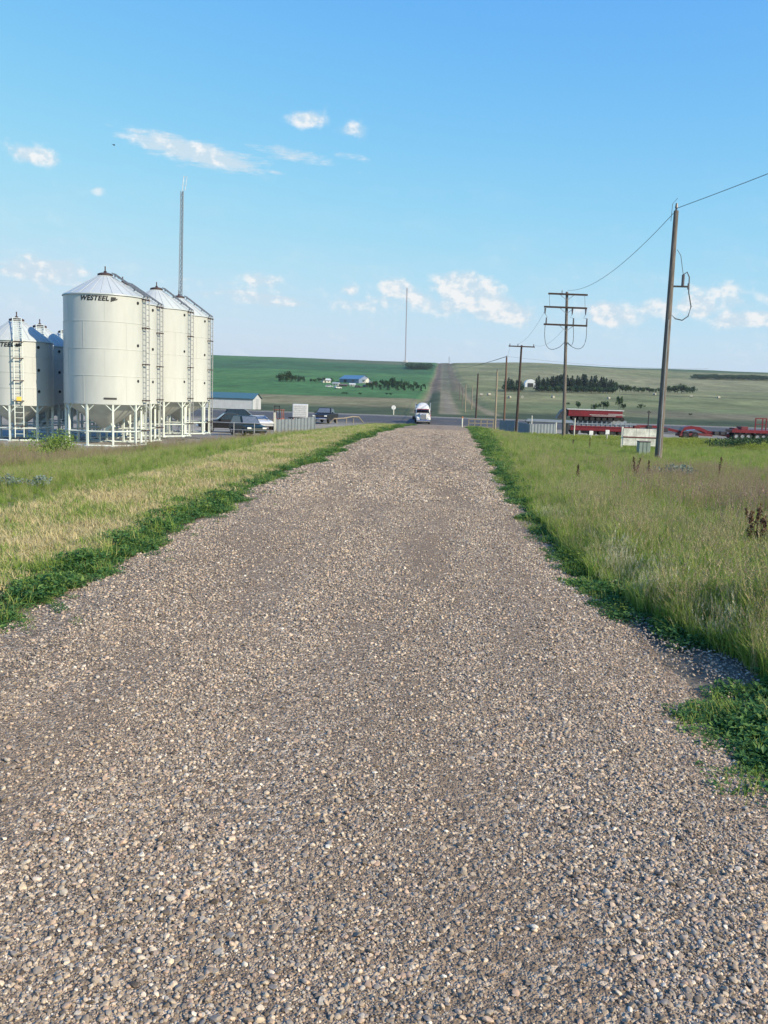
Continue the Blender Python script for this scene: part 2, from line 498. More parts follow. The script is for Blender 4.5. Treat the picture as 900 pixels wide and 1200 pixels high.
# the far road running up the hill
a = np.abs(X - 4) + .25 * w4
rd = (1 - ss(11, 13, a)) * ss(225, 245, Y)
rc = np.zeros(X.shape + (3,)) + col3(.19, .17, .11)
rc = lerp(rc, col3(.055, .075, .04), (1 - ss(2.0, 3.0, np.abs(X + 3))) * (1 - ss(700, 900, Y)))
rc = lerp(rc, col3(.10, .115, .06), (1 - ss(2.5, 4.5, np.abs(X - 9))))
rc = lerp(rc, col3(.150, .122, .088), ss(520, 620, Y) * (1 - ss(3.0, 4.0, np.abs(X + 4))) )
rc = lerp(rc, col3(.105, .098, .070), ss(520, 620, Y) * (1 - ss(4.0, 5.0, np.abs(X - 11))))
rc = lerp(rc, col3(.125, .125, .085), ss(520, 620, Y) * (1 - ss(2.6, 3.4, np.abs(X - 3))))
rc = lerp(rc, col3(.19, .17, .125), (1 - ss(470, 560, Y)) * (1 - ss(1.2, 1.9, np.abs(X - 2.6))))
base = lerp(base, rc, rd)
vary = 1 + .10 * w4[..., None] + .08 * wob(X, Y, 9, 3.0)[..., None]
base = np.clip(base * vary, .01, .8)

nY, nX = X.shape
me = bpy.data.meshes.new('ground')
co = np.stack([GX, GY, GZ], -1).reshape(-1, 3).astype(np.float32)
me.vertices.add(len(co)); me.vertices.foreach_set('co', co.ravel())
ii = (np.arange(nY - 1)[:, None] * nX + np.arange(nX - 1)[None, :]).ravel()
q = np.stack([ii, ii + 1, ii + nX + 1, ii + nX], -1).astype(np.int32)
me.loops.add(q.size); me.loops.foreach_set('vertex_index', q.ravel())
me.polygons.add(len(q)); me.polygons.foreach_set('loop_start', np.arange(len(q), dtype=np.int32) * 4)
me.polygons.foreach_set('use_smooth', np.ones(len(q), bool))
ca = me.attributes.new('Col', 'FLOAT_COLOR', 'POINT')
ca.data.foreach_set('color', np.concatenate([base, np.ones(base.shape[:2] + (1,))], -1).astype(np.float32).ravel())
me.update(calc_edges=True); me.validate()
ground = bpy.data.objects.new('ground', me); C.objects.link(ground)
tag(ground, 'open prairie ground with roadside verges, yards, green crops and pasture hills', 'ground', kind='structure')

m, nt, N, L, b = nt_new('ground')
b.inputs['Roughness'].default_value = .95; b.inputs['Specular IOR Level'].default_value = .15
at_ = N.new('ShaderNodeAttribute'); at_.attribute_name = 'Col'
geo = N.new('ShaderNodeNewGeometry')


def nmix(a, fac, lo, hi):
    mr = N.new('ShaderNodeMapRange'); L.new(fac, mr.inputs[0]); mr.inputs[1].default_value = .3; mr.inputs[2].default_value = .7
    mr.inputs[3].default_value = lo; mr.inputs[4].default_value = hi
    vm = N.new('ShaderNodeVectorMath'); vm.operation = 'SCALE'; L.new(a, vm.inputs[0]); L.new(mr.outputs[0], vm.inputs[3])
    return vm.outputs[0]


def ntex(sc, det, stretch=(1, 1, 1), rough=.65):
    mp = N.new('ShaderNodeMapping'); mp.inputs['Scale'].default_value = stretch; L.new(geo.outputs['Position'], mp.inputs[0])
    n = N.new('ShaderNodeTexNoise'); n.inputs['Scale'].default_value = sc; n.inputs['Detail'].default_value = det
    n.inputs['Roughness'].default_value = rough; L.new(mp.outputs[0], n.inputs['Vector'])
    return n.outputs[0]


c = nmix(at_.outputs['Color'], ntex(14, 8), .55, 1.4)
c = nmix(c, ntex(.35, 8, (1, .5, 1)), .8, 1.2)
c = nmix(c, ntex(.03, 8, (1, .35, 1), .78), .6, 1.4)
c = nmix(c, ntex(.14, 6, (1, .4, 1), .7), .78, 1.25)
L.new(c, b.inputs['Base Color'])
bp = N.new('ShaderNodeBump'); bp.inputs['Strength'].default_value = .6; bp.inputs['Distance'].default_value = .03
L.new(ntex(26, 6), bp.inputs['Height']); L.new(bp.outputs[0], b.inputs['Normal'])
me.materials.append(m)


# ------------------------------------------------------------------ sheet helper for roads
def sheet(name, xs, ys, lift, m, label, cat, edge=None, zfun=None):
    nx, ny = len(xs), len(ys)
    XX, YY = np.meshgrid(xs, ys)
    if edge is not None: XX, YY = edge(XX, YY)
    ZZ = (zfun or H)(XX, YY) + (lift(XX, YY) if callable(lift) else lift)
    me = bpy.data.meshes.new(name)
    co = np.stack([XX, YY, ZZ], -1).reshape(-1, 3).astype(np.float32)
    me.vertices.add(len(co)); me.vertices.foreach_set('co', co.ravel())
    ii = (np.arange(ny - 1)[:, None] * nx + np.arange(nx - 1)[None, :]).ravel()
    q = np.stack([ii, ii + 1, ii + nx + 1, ii + nx], -1).astype(np.int32)
    me.loops.add(q.size); me.loops.foreach_set('vertex_index', q.ravel())
    me.polygons.add(len(q)); me.polygons.foreach_set('loop_start', np.arange(len(q), dtype=np.int32) * 4)
    me.polygons.foreach_set('use_smooth', np.ones(len(q), bool))
    me.update(calc_edges=True); me.materials.append(m)
    o = bpy.data.objects.new(name, me); C.objects.link(o)
    return tag(o, label, cat, kind='structure')


# ------------------------------------------------------------------ gravel road
def left_edge(Y): return -3.0 + .30 * ss(7.3, 5.9, Y) - .12 * np.sin(Y * .45) - .10 * np.sin(Y * 1.3 + 1) - 6 * ss(120, 150, Y) ** 2
def right_edge(Y): return 1.25 + .12 * np.sin(Y * .5 + 2) + .1 * np.sin(Y * 1.1) + .35 * ss(6.5, 4.0, Y) + 1.0 * ss(30, 75, Y) + 7 * ss(120, 150, Y) ** 2


def redge(XX, YY):
    t = (XX - XX.min()) / (XX.max() - XX.min())
    l = left_edge(YY) - .3; r = right_edge(YY) + .35
    return l + (r - l) * t, YY


def rlift(XX, YY):
    l = left_edge(YY) - .3; r = right_edge(YY) + .35
    t = np.clip((XX - l) / (r - l), 0, 1)
    return -.035 + .075 * np.minimum(1, 6 * np.minimum(t, 1 - t)) ** .8 + .008 * wob(XX, YY, .8, 3)


m, nt, N, L, b = nt_new('gravel_road')
b.inputs['Roughness'].default_value = .92; b.inputs['Specular IOR Level'].default_value = .2
geo = N.new('ShaderNodeNewGeometry')
vo = N.new('ShaderNodeTexVoronoi'); vo.inputs['Scale'].default_value = 52; L.new(geo.outputs['Position'], vo.inputs['Vector'])
vo2 = N.new('ShaderNodeTexVoronoi'); vo2.inputs['Scale'].default_value = 130; L.new(geo.outputs['Position'], vo2.inputs['Vector'])
sx = N.new('ShaderNodeSeparateColor'); L.new(vo.outputs['Color'], sx.inputs[0])
rp = N.new('ShaderNodeValToRGB'); e = rp.color_ramp.elements
cols = [(0, (.075, .063, .055)), (.25, (.15, .122, .10)), (.5, (.225, .18, .14)), (.72, (.29, .232, .18)), (.88, (.43, .36, .285)), (1, (.58, .51, .42))]
while len(e) < len(cols): e.new(.5)
for i, (p, cc) in enumerate(cols): e[i].position = p; e[i].color = (*cc, 1)
L.new(sx.outputs[0], rp.inputs[0])
dust = N.new('ShaderNodeMix'); dust.data_type = 'RGBA'
big_ = ntex(1.1, 5, (1.8, .35, 1)); mr = N.new('ShaderNodeMapRange'); L.new(big_, mr.inputs[0])
mr.inputs[1].default_value = .42; mr.inputs[2].default_value = .68; mr.inputs[3].default_value = .12; mr.inputs[4].default_value = .62
ta = N.new('ShaderNodeAttribute'); ta.attribute_name = 'track'; tm_ = N.new('ShaderNodeMath'); tm_.operation = 'MULTIPLY_ADD'; tm_.use_clamp = True; tm_.inputs[1].default_value = .45; L.new(ta.outputs['Fac'], tm_.inputs[0]); L.new(mr.outputs[0], tm_.inputs[2])
L.new(tm_.outputs[0], dust.inputs[0]); L.new(rp.outputs[0], dust.inputs[6]); dust.inputs[7].default_value = (.190, .146, .108, 1)
c = nmix(dust.outputs[2], ntex(.5, 4, (2.2, .25, 1)), 1.0, 1.25)
vm_ = N.new('ShaderNodeVectorMath'); vm_.operation = 'MULTIPLY'; L.new(c, vm_.inputs[0]); vm_.inputs[1].default_value = (1.09, 1.035, .95); L.new(vm_.outputs[0], b.inputs['Base Color'])
ad = N.new('ShaderNodeMath'); ad.operation = 'MULTIPLY_ADD'; ad.inputs[1].default_value = -.5
L.new(vo.outputs['Distance'], ad.inputs[0])
mu = N.new('ShaderNodeMath'); mu.operation = 'MULTIPLY'; mu.inputs[1].default_value = -.25; L.new(vo2.outputs['Distance'], mu.inputs[0]); L.new(mu.outputs[0], ad.inputs[2])
bp = N.new('ShaderNodeBump'); bp.inputs['Strength'].default_value = 1.0; bp.inputs['Distance'].default_value = .022
L.new(ad.outputs[0], bp.inputs['Height']); L.new(bp.outputs[0], b.inputs['Normal'])
road = sheet('gravel_road', np.linspace(0, 1, 41), np.concatenate([np.linspace(-30, 1, 12), np.geomspace(1.05, 156.5, 300)]), rlift, m,
             'long straight lane of loose grey brown gravel running to the highway', 'road', edge=redge)

def track(x, y):
    n_ = .55 + .45 * wob(x * 1.3, y * .4, 1.7, 4.0)
    return np.clip((np.exp(-((x + 1.75 + .1 * np.sin(y * .3)) / .34)**2) + np.exp(-((x - .02 + .12 * np.sin(y * .23 + 1)) / .34)**2)) * n_ * 1.3, 0, 1)


co_ = np.zeros(len(road.data.vertices) * 3, np.float32); road.data.vertices.foreach_get('co', co_); co_ = co_.reshape(-1, 3)
ta_ = road.data.attributes.new('track', 'FLOAT', 'POINT'); ta_.data.foreach_set('value', track(co_[:, 0], co_[:, 1]).astype(np.float32))

# ------------------------------------------------------------------ highway
asp = mat('asphalt', (.062, .063, .068), .9, var=.18, scale=.6, bump=.3, bscale=60)
shd = mat('shoulder', (.21, .195, .175), .95, var=.2, scale=1.5, bump=.4, bscale=40)
pnt = mat('road_paint', (.72, .70, .62), .7, var=.1, scale=3)
xs = np.linspace(-420, 420, 211)


def hz(XX, YY): return H(XX, YY)


sheet('highway_shoulder', xs, np.linspace(150.5, 187, 20), .05, shd, 'pale gravel shoulder along both sides of the highway', 'shoulder')
sheet('highway', xs, np.linspace(155.5, 181, 20), .11, asp, 'dark asphalt highway crossing beyond the end of the gravel lane', 'highway')
for nm, y, lb in (('edge_line', 157.2, 'thin pale edge line on the near side of the highway'), ('edge_line', 179.3, 'thin pale edge line on the far side of the highway')):
    sheet(nm, xs, np.linspace(y, y + .16, 2), .125, pnt, lb, 'road marking')
mb = MB()
for k in range(-40, 41):
    x0 = k * 9.0
    P = [(x0, 168.2), (x0 + 3, 168.2), (x0 + 3, 168.38), (x0, 168.38)]
    mb.add([(x, y, h(x, y) + .135) for x, y in P], [(0, 1, 2, 3)])
ypt = mat('yellow_paint', (.62, .42, .08), .7, var=.1, scale=3)
tag(mb.build('centre_line', ypt), 'dashed yellow centre line of the highway', 'road marking', kind='structure')

# ------------------------------------------------------------------ loose gravel: real stones
stones = []
for k in range(9):
    import bmesh
    bm = bmesh.new(); bmesh.ops.create_icosphere(bm, subdivisions=2, radius=.5)
    a_, b_, c_ = random.uniform(.75, 1.25), random.uniform(.7, 1.0), random.uniform(.36, .62)
    pl = [(Vector((random.gauss(0, 1), random.gauss(0, 1), random.gauss(0, .8))).normalized(), random.uniform(.27, .41)) for _ in range(8)]
    for v in bm.verts:
        for n_, d_ in pl:
            t = v.co.dot(n_) - d_
            if t > 0: v.co -= n_ * t * .85
        v.co = Vector((v.co.x * a_, v.co.y * b_, v.co.z * c_))
    me = bpy.data.meshes.new('pebble'); bm.to_mesh(me); bm.free()
    me.polygons.foreach_set('use_smooth', [True] * len(me.polygons)); me.set_sharp_from_angle(angle=radians(26))
    stones.append(bpy.data.objects.new('pebble', me))
m, nt, N, L, b = nt_new('pebble')
b.inputs['Roughness'].default_value = .72; b.inputs['Specular IOR Level'].default_value = .35
oi = N.new('ShaderNodeObjectInfo'); rp = N.new('ShaderNodeValToRGB'); rp.color_ramp.interpolation = 'LINEAR'; e = rp.color_ramp.elements
cols = [(0, (.065, .054, .046)), (.10, (.165, .136, .11)), (.22, (.28, .228, .18)), (.34, (.18, .17, .168)), (.44, (.39, .32, .245)), (.54, (.115, .100, .092)),
        (.63, (.45, .375, .285)), (.72, (.32, .23, .18)), (.80, (.25, .24, .235)), (.87, (.50, .44, .36)), (.93, (.44, .32, .24)), (1, (.62, .57, .50))]
while len(e) < len(cols): e.new(.5)
for i, (p, cc) in enumerate(cols): e[i].position = p; e[i].color = (*cc, 1)
L.new(oi.outputs['Random'], rp.inputs[0])
tcn = N.new('ShaderNodeTexCoord'); n_ = N.new('ShaderNodeTexNoise'); n_.inputs['Scale'].default_value = 5; n_.inputs['Detail'].default_value = 4
L.new(tcn.outputs['Object'], n_.inputs['Vector'])
c = nmix(rp.outputs[0], n_.outputs[0], .85, 1.3)
vm_ = N.new('ShaderNodeVectorMath'); vm_.operation = 'MULTIPLY'; L.new(c, vm_.inputs[0]); vm_.inputs[1].default_value = (1.07, 1.03, .945); L.new(vm_.outputs[0], b.inputs['Base Color'])
pebm = m
for o in stones: o.data.materials.append(m)
stc = source_collection('pebble_sources', stones)


def roadz(x, y):
    return H(x, y) + rlift(x, y)


def make_stones(n, y0, y1, smin, smed, sig, power, seed, spread=.0):
    r = np.random.default_rng(seed)
    # choose depth with density ~ y**(1-power) in view, lateral inside the lane
    u = r.random(n)
    e_ = 2 - power
    yy = (y0**e_ + u * (y1**e_ - y0**e_)) ** (1 / e_)
    lo = np.maximum(left_edge(yy) - .15, -.52 * yy - .6); hi = np.minimum(right_edge(yy) + np.where(r.random(n) < .42, .85, .3), .42 * yy + .6)
    xx = lo + (hi - lo) * r.random(n)
    # fewer stones on the packed wheel bands
    keep = r.random(n) < np.clip(.70 + .75 * wob(xx * 2.2, yy * .45, 1.1, 2.0) + .3 * wob(xx, yy, .35, 5.0), .22, 1) * (1 - .62 * track(xx, yy) * (smed > .01))
    xx, yy = xx[keep], yy[keep]; n = len(xx)
    s = np.clip(np.exp(np.log(smed) + sig * r.standard_normal(n)), smin, .058 if smed > .03 else .034)
    zz = np.where(xx > right_edge(yy) + .3, H(xx, yy), roadz(xx, yy)) + s * .10
    sc = np.stack([s, s, s], -1)
    rot = np.stack([.35 * r.standard_normal(n), .35 * r.standard_normal(n), 6.283 * r.random(n)], -1)
    return np.stack([xx, yy, zz], -1), rot, sc, r.integers(0, len(stones), n)


parts_ = [make_stones(125000, 1.5, 6.0, .006, .0125, .40, 1.0, 1), make_stones(90000, 1.5, 4.5, .004, .0065, .25, 1.0, 2),
          make_stones(140000, 6.0, 20.0, .010, .0172, .36, 1.55, 3), make_stones(75000, 14.0, 60.0, .022, .037, .28, 1.5, 5)]
A = [np.concatenate([p[i] for p in parts_]) for i in range(4)]
gr = scatter('gravel', A[0], A[1], A[2], A[3], stc, pebm)
tag(gr, 'loose mixed grey, tan and pink pebbles covering the lane', 'gravel', kind='stuff')
# ------------------------------------------------------------------ grasses and weeds (uncountable)
g_green = leafmat('grass_green', [(.15, .26, .042), (.24, .37, .062), (.35, .44, .09), (.48, .48, .17)], .5)
g_straw = leafmat('cut_straw', [(.42, .34, .15), (.58, .48, .24), (.68, .58, .33), (.40, .38, .17)], .3)
g_tan = leafmat('grass_tan', [(.28, .29, .11), (.42, .37, .18), (.52, .45, .25), (.32, .34, .12)], .3)
g_seed = leafmat('seed_head', [(.34, .28, .15), (.46, .38, .21), (.38, .28, .18), (.52, .44, .26)], .25)
g_purp = leafmat('seed_head_purple', [(.27, .16, .145), (.38, .23, .20), (.46, .31, .25), (.32, .22, .16)], .25)
g_weed = leafmat('weed_leaf', [(.035, .105, .035), (.060, .155, .045), (.090, .20, .055), (.13, .24, .06), (.22, .33, .08)], .38, objw=.5)
g_pale = leafmat('foxtail_head', [(.54, .50, .33), (.66, .61, .42), (.74, .69, .51)], .3)
g_can = leafmat('canola_leaf', [(.11, .18, .03), (.18, .25, .04), (.25, .31, .05)], .3)
g_flo = leafmat('canola_flower', [(.42, .43, .06), (.52, .52, .08), (.32, .38, .06)], .3)
g_sage = leafmat('sage_leaf', [(.14, .20, .17), (.20, .26, .23), (.27, .33, .30)], .2)
g_dock = leafmat('dock_seed', [(.075, .038, .022), (.11, .055, .03), (.15, .08, .04)], .1)


def tuft(n, R, hgt, wid, lean, mats, seedfrac=0., seedlen=.14, seedw=.02, seedmi=1, bladeseg=4, seed=0):
    r = random.Random(seed); mb = MB()
    for k in range(n):
        a = r.uniform(0, 2 * pi); rr = R * sqrt(r.random()); x0, y0 = rr * cos(a), rr * sin(a)
        H_ = hgt * r.uniform(.55, 1.1); d = r.uniform(0, 2 * pi); ln = lean * r.uniform(.2, 1.0) * H_
        isseed = r.random() < seedfrac
        if isseed: H_ *= 1.25; ln *= .6
        w = wid * r.uniform(.7, 1.3) * (.6 if isseed else 1)
        pd = d + pi / 2 + r.uniform(-.6, .6)
        V = []; P = []
        for s in range(bladeseg + 1):
            t = s / bladeseg
            p = Vector((x0 + cos(d) * ln * t**2.0, y0 + sin(d) * ln * t**2.0, H_ * (t - .22 * (ln / H_) * t**3)))
            P.append(p); ww = w * (1 - t**1.6) * .5 + (.0004 if t == 1 else 0)
            V.append(p + Vector((cos(pd) * ww, sin(pd) * ww, 0))); V.append(p - Vector((cos(pd) * ww, sin(pd) * ww, 0)))
        mb.mi = 0
        mb.add(V, [(2 * i, 2 * i + 1, 2 * i + 3, 2 * i + 2) for i in range(bladeseg)])
        if isseed:
            mb.mi = seedmi; tip = P[-1]; dr = (P[-1] - P[-2]).normalized()
            m_ = 7
            for j in range(m_):
                t = j / m_; c = tip - dr * (seedlen * (1 - t)) ; sw = seedw * (1 - .7 * t) * r.uniform(.7, 1.2)
                a2 = r.uniform(0, 2 * pi); o = Vector((cos(a2), sin(a2), .9)).normalized() * sw * 1.6; q = Vector((-sin(a2), cos(a2), 0)) * sw * .32
                mb.add([c - q, c + q, c + o], [(0, 1, 2)])
                mb.add([c - q - dr * .004, c + q, c - Vector((o.x, o.y, -o.z))], [(0, 1, 2)])
    return mesh_only(mb, 'tuft', mats)


def mesh_only(mb, name, mats):
    me = bpy.data.meshes.new(name); me.from_pydata(mb.v, [], mb.f)
    for m in mats: me.materials.append(m)
    me.polygons.foreach_set('material_index', mb.m); me.update()
    return bpy.data.objects.new(name, me)


def weedclump(n, R, hgt, lw, mats, seed=0, flower=0.):
    r = random.Random(seed); mb = MB()
    for k in range(n):
        a = r.uniform(0, 2 * pi); rr = R * sqrt(r.random()); dome = 1 - .75 * (rr / R)**2
        c = Vector((rr * cos(a), rr * sin(a), hgt * r.uniform(.12, 1.0) * dome))
        d = Vector((cos(a) + r.gauss(0, .7), sin(a) + r.gauss(0, .7), r.gauss(.25, .45))).normalized()
        s = d.cross(Vector((r.gauss(0, .35), r.gauss(0, .35), 1))).normalized(); l = lw * r.uniform(.6, 1.5)
        up = s.cross(d); fl = r.random() < flower
        mb.mi = 1 if fl else 0
        if fl: l *= .5; c.z = hgt * r.uniform(.85, 1.15) * dome
        mb.add([c - d * l * .5, c + s * l * .30 + up * l * .06, c + d * l * .6 - up * l * .08, c - s * l * .30 + up * l * .06], [(0, 1, 2, 3)])
        if k % 5 == 0:
            mb.mi = 0; mb.add([Vector((c.x * .6, c.y * .6, 0)), Vector((c.x * .6 + .006, c.y * .6, 0)), c], [(0, 1, 2)])
    return mesh_only(mb, 'weed', mats)


T_green = [tuft(30, .12, .42, .0125, .75, [g_green, g_seed], .06, seed=i) for i in range(4)]
T_tan = [tuft(30, .11, .44, .0070, .5, [g_tan, g_seed], .42, .12, .013, seed=10 + i) for i in range(4)]
T_purp = [tuft(26, .12, .60, .0065, .35, [g_green, g_purp], .55, .17, .020, seed=20 + i) for i in range(3)]
T_mix = [tuft(28, .12, .42, .0105, .6, [g_green, g_seed], .30, .13, .014, seed=60 + i) for i in range(3)]
T_fox = [tuft(26, .10, .34, .006, .5, [g_green, g_pale], .6, .10, .016, seed=30 + i) for i in range(2)]
col_grass = source_collection('grass_sources', [])
for i, o in enumerate(T_green + T_mix + T_tan + T_purp + T_fox):
    o.name = 'tuft_%02d' % i; col_grass.objects.link(o)
# order in Collection Info is alphabetical: 0-3 green, 4-6 mix, 7-10 tan, 11-13 purple, 14-15 foxtail


def pts(n, y0, y1, power, xlo, xhi, seed, view=True):
    r = np.random.default_rng(seed); u = r.random(n); e_ = 2 - power
    if abs(e_) < 1e-6: yy = y0 * (y1 / y0) ** u
    else: yy = (y0**e_ + u * (y1**e_ - y0**e_)) ** (1 / e_)
    lo = xlo(yy); hi = xhi(yy)
    if view: lo = np.maximum(lo, -.60 * yy - 2.0); hi = np.minimum(hi, .50 * yy + 2.0)
    xx = lo + (hi - lo) * r.random(n)
    ok = hi > lo
    return xx[ok], yy[ok], r


def inst(xx, yy, r, base, lo=.75, hi=1.25, sink=.02, tilt=.12, zs=None):
    n = len(xx); s = base * r.uniform(lo, hi, n)
    rot = np.stack([tilt * r.standard_normal(n), tilt * r.standard_normal(n), 6.283 * r.random(n)], -1)
    z = H(xx, yy) - sink
    return np.stack([xx, yy, z], -1), rot, np.stack([s, s, s * (1 if zs is None else zs)], -1)


# right-hand verge
def gedge(Y): return np.interp(Y, [3, 4.5, 5.2, 5.9, 6.5, 7.5, 9, 11, 14, 20, 30, 50, 80], [1.95, 2.0, 2.0, 1.98, 1.72, 1.5, 1.38, 1.35, 1.32, 1.45, 1.7, 2.4, 3.6]) + .1


xx, yy, r = pts(46000, 3.2, 84, 1.62, lambda y: gedge(y), lambda y: 9.0 + .52 * y, 101)
nz = wob(xx, yy, 1.6, 3.0) + .5 * wob(xx, yy, .6, 1.0); big_n = wob(xx, yy, 7, 6.0)
dist = xx - gedge(yy)
u = r.random(len(xx))
idx = r.integers(0, 4, len(xx))
pm = (.14 + .14 * nz); idx = np.where(u < pm, r.integers(4, 7, len(xx)), idx)
ptan = .03 + .08 * nz + .22 * np.exp(-((dist - 1.1) / .8)**2) * ss(6, 12, yy)
idx = np.where(r.random(len(xx)) < ptan, r.integers(7, 11, len(xx)), idx)
pp = ss(8.5, 11.5, yy + nz) * (1 - ss(24, 30, yy)) * ss(2.9, 5.0, xx + .6 * nz) * .72
pp = pp * ss(-.5, .4, wob(xx, yy, 3.2, 2.0) + .8 * ss(4, 8, xx))
idx = np.where(r.random(len(xx)) < pp, r.integers(11, 14, len(xx)), idx)
fx = np.exp(-(((xx - 1.85) / .22)**2 + ((yy - 8.7) / .9)**2)) + np.exp(-(((xx - 2.05) / .15)**2 + ((yy - 6.35) / .22)**2)) + .7 * np.exp(-(((xx - 1.6) / .15)**2 + ((yy - 12.2) / .5)**2)) + .6 * np.exp(-(((xx - 1.75) / .12)**2 + ((yy - 7.4) / .3)**2))
idx = np.where(r.random(len(xx)) < fx * .75, r.integers(14, 16, len(xx)), idx)
sc0 = np.clip(.50 + .34 * ss(0, .7, dist) + .16 * nz + .14 * wob(xx, yy, .45, 8.0), .25, 1.3) * (1 - .38 * ss(9, 20, yy))
P, R_, Sc = inst(xx, yy, r, sc0)
tag(scatter('tall_grass', P, R_, Sc, idx, col_grass, g_green), 'tall green and tan seeded grass covering the right roadside verge', 'grass', kind='stuff')

# left-hand verge: green then tall purple brown in front of the bins
xx, yy, r = pts(30000, 7.5, 92, 1.45, lambda y: -.62 * y - 3, lambda y: -5.6 - .2 * ss(20, 60, y) * 6 + .35, 102)
nz = wob(xx, yy, 2.2, 3.3) + .5 * wob(xx, yy, .8, 1.0)
tall = ss(10.5, 13.0, -xx + .8 * nz) * ss(18, 23, yy + .5 * nz)
idx = np.where(r.random(len(xx)) < .30 + .2 * nz, r.integers(4, 7, len(xx)), r.integers(0, 4, len(xx)))
idx = np.where(r.random(len(xx)) < .10 + .30 * np.exp(-((xx + 5.5) / .4)**2), r.integers(7, 11, len(xx)), idx)
idx = np.where(r.random(len(xx)) < tall * .8, r.integers(11, 14, len(xx)), idx)
sc0 = (.42 + .14 * nz + .26 * tall) * (1 + .12 * ss(20, 50, yy)) * (.55 + .45 * ss(5.4, 6.8, -xx))
sc0 = np.clip(sc0, .2, 1.45)
ok = ~((yy > 44.5) & (xx < -13.2) ) & ~((yy > 86) & (xx < -8))
xx, yy, idx, sc0 = xx[ok], yy[ok], idx[ok], sc0[ok]
P, R_, Sc = inst(xx, yy, r, sc0)
tag(scatter('tall_grass', P, R_, Sc, idx, col_grass, g_green), 'green to purple brown grass between the mown strip and the bins', 'grass', kind='stuff')

# mown pale strip at left
T_mow = [tuft(26, .12, .085, .008, 1.3, [g_straw, g_seed], 0, seed=40 + i, bladeseg=3) for i in range(3)] + [tuft(24, .12, .11, .008, .9, [g_green, g_seed], 0, seed=50 + i, bladeseg=3) for i in range(2)]
col_mow = source_collection('mown_sources', [])
for i, o in enumerate(T_mow): o.name = 'mown_%02d' % i; col_mow.objects.link(o)
xx, yy, r = pts(26000, 6.3, 75, 1.5, lambda y: -5.75 + 0 * y, lambda y: -3.45 + 0 * y, 103)
nz = wob(xx, yy, 1.1, 3.3)
idx = np.where(r.random(len(xx)) < np.clip(.16 + .35 * nz + .5 * ss(5.9, 6.5, -xx), 0, 1), r.integers(3, 5, len(xx)), r.integers(0, 3, len(xx)))
P, R_, Sc = inst(xx, yy, r, 1 + .6 * ss(15, 50, yy), .6, 1.5)
tag(scatter('mown_grass', P, R_, Sc, idx, col_mow, g_tan), 'cut straw coloured grass strip beside the left weeds', 'grass', kind='stuff')

# broad-leaved weeds hugging both edges of the lane
T_weed = [weedclump(130, .18, .11, .034, [g_weed, g_can], seed=i) for i in range(4)] + [tuft(22, .12, .17, .008, .8, [g_green, g_seed], 0, seed=80 + i, bladeseg=3) for i in range(2)] + [weedclump(90, .13, .20, .024, [g_can, g_green], seed=9)]
col_weed = source_collection('weed_sources', [])
for i, o in enumerate(T_weed): o.name = 'weed_%02d' % i; col_weed.objects.link(o)


def wk(n): return np.where(r.random(n) < .8, r.integers(0, 4, n), r.integers(4, 7, n))


def wl_lo(y): return np.interp(y, [5, 7, 12, 20, 60, 90], [-3.3, -3.6, -3.98, -3.72, -3.75, -3.6])


def wl_hi(y): return left_edge(y) + .05


xx, yy, r = pts(11000, 4.4, 118, 1.5, wl_lo, wl_hi, 104)
nz = wob(xx, yy, .9, 1.3) + .5 * wob(xx, yy, .3, 4.0)
edge_d = np.minimum(wl_hi(yy) - xx, xx - wl_lo(yy))
keep = (r.random(len(xx)) < np.clip(.02 + 1.9 * edge_d + .85 * nz, .02, 1)) & ~((yy < 5.7) & (r.random(len(xx)) < .55))
xx, yy, edge_d = xx[keep], yy[keep], edge_d[keep]
P, R_, Sc = inst(xx, yy, r, (.5 + .8 * np.clip(edge_d, 0, .5)) * (1 + .5 * wob(xx, yy, .4, 6.0)) * (1 + .5 * ss(15, 60, yy)), .7, 1.35)
tag(scatter('weeds', P, R_, Sc, wk(len(xx)), col_weed, g_weed), 'dark green broad leaved weeds along the left edge of the lane', 'weeds', kind='stuff')


xx, yy, r = pts(420, 4.6, 40, 1.4, lambda y: left_edge(y) + .02, lambda y: left_edge(y) + .75 - .3 * ss(8, 20, y), 124)
k_ = r.random(len(xx)) < np.clip(.6 - 1.3 * (xx - left_edge(yy)) + .6 * wob(xx, yy, .5, 2.0), 0, 1); xx, yy = xx[k_], yy[k_]
P, R_, Sc = inst(xx, yy, r, .30, .5, 1.6); P[:, 2] += .03
tag(scatter('weeds', P, R_, Sc, wk(len(xx)), col_weed, g_weed), 'small scattered weed seedlings growing in the gravel at the left edge', 'weeds', kind='stuff')


def wr_lo(y): return np.interp(y, [3, 3.9, 4.8, 5.2, 5.6, 6.2, 7, 8.5, 10, 12, 14.4, 20, 35, 60, 110], [1.2, 1.22, 1.32, 1.5, 1.62, 1.55, 1.3, 1.1, 1.02, 1.0, .95, 1.05, 1.3, 1.9, 3.0])


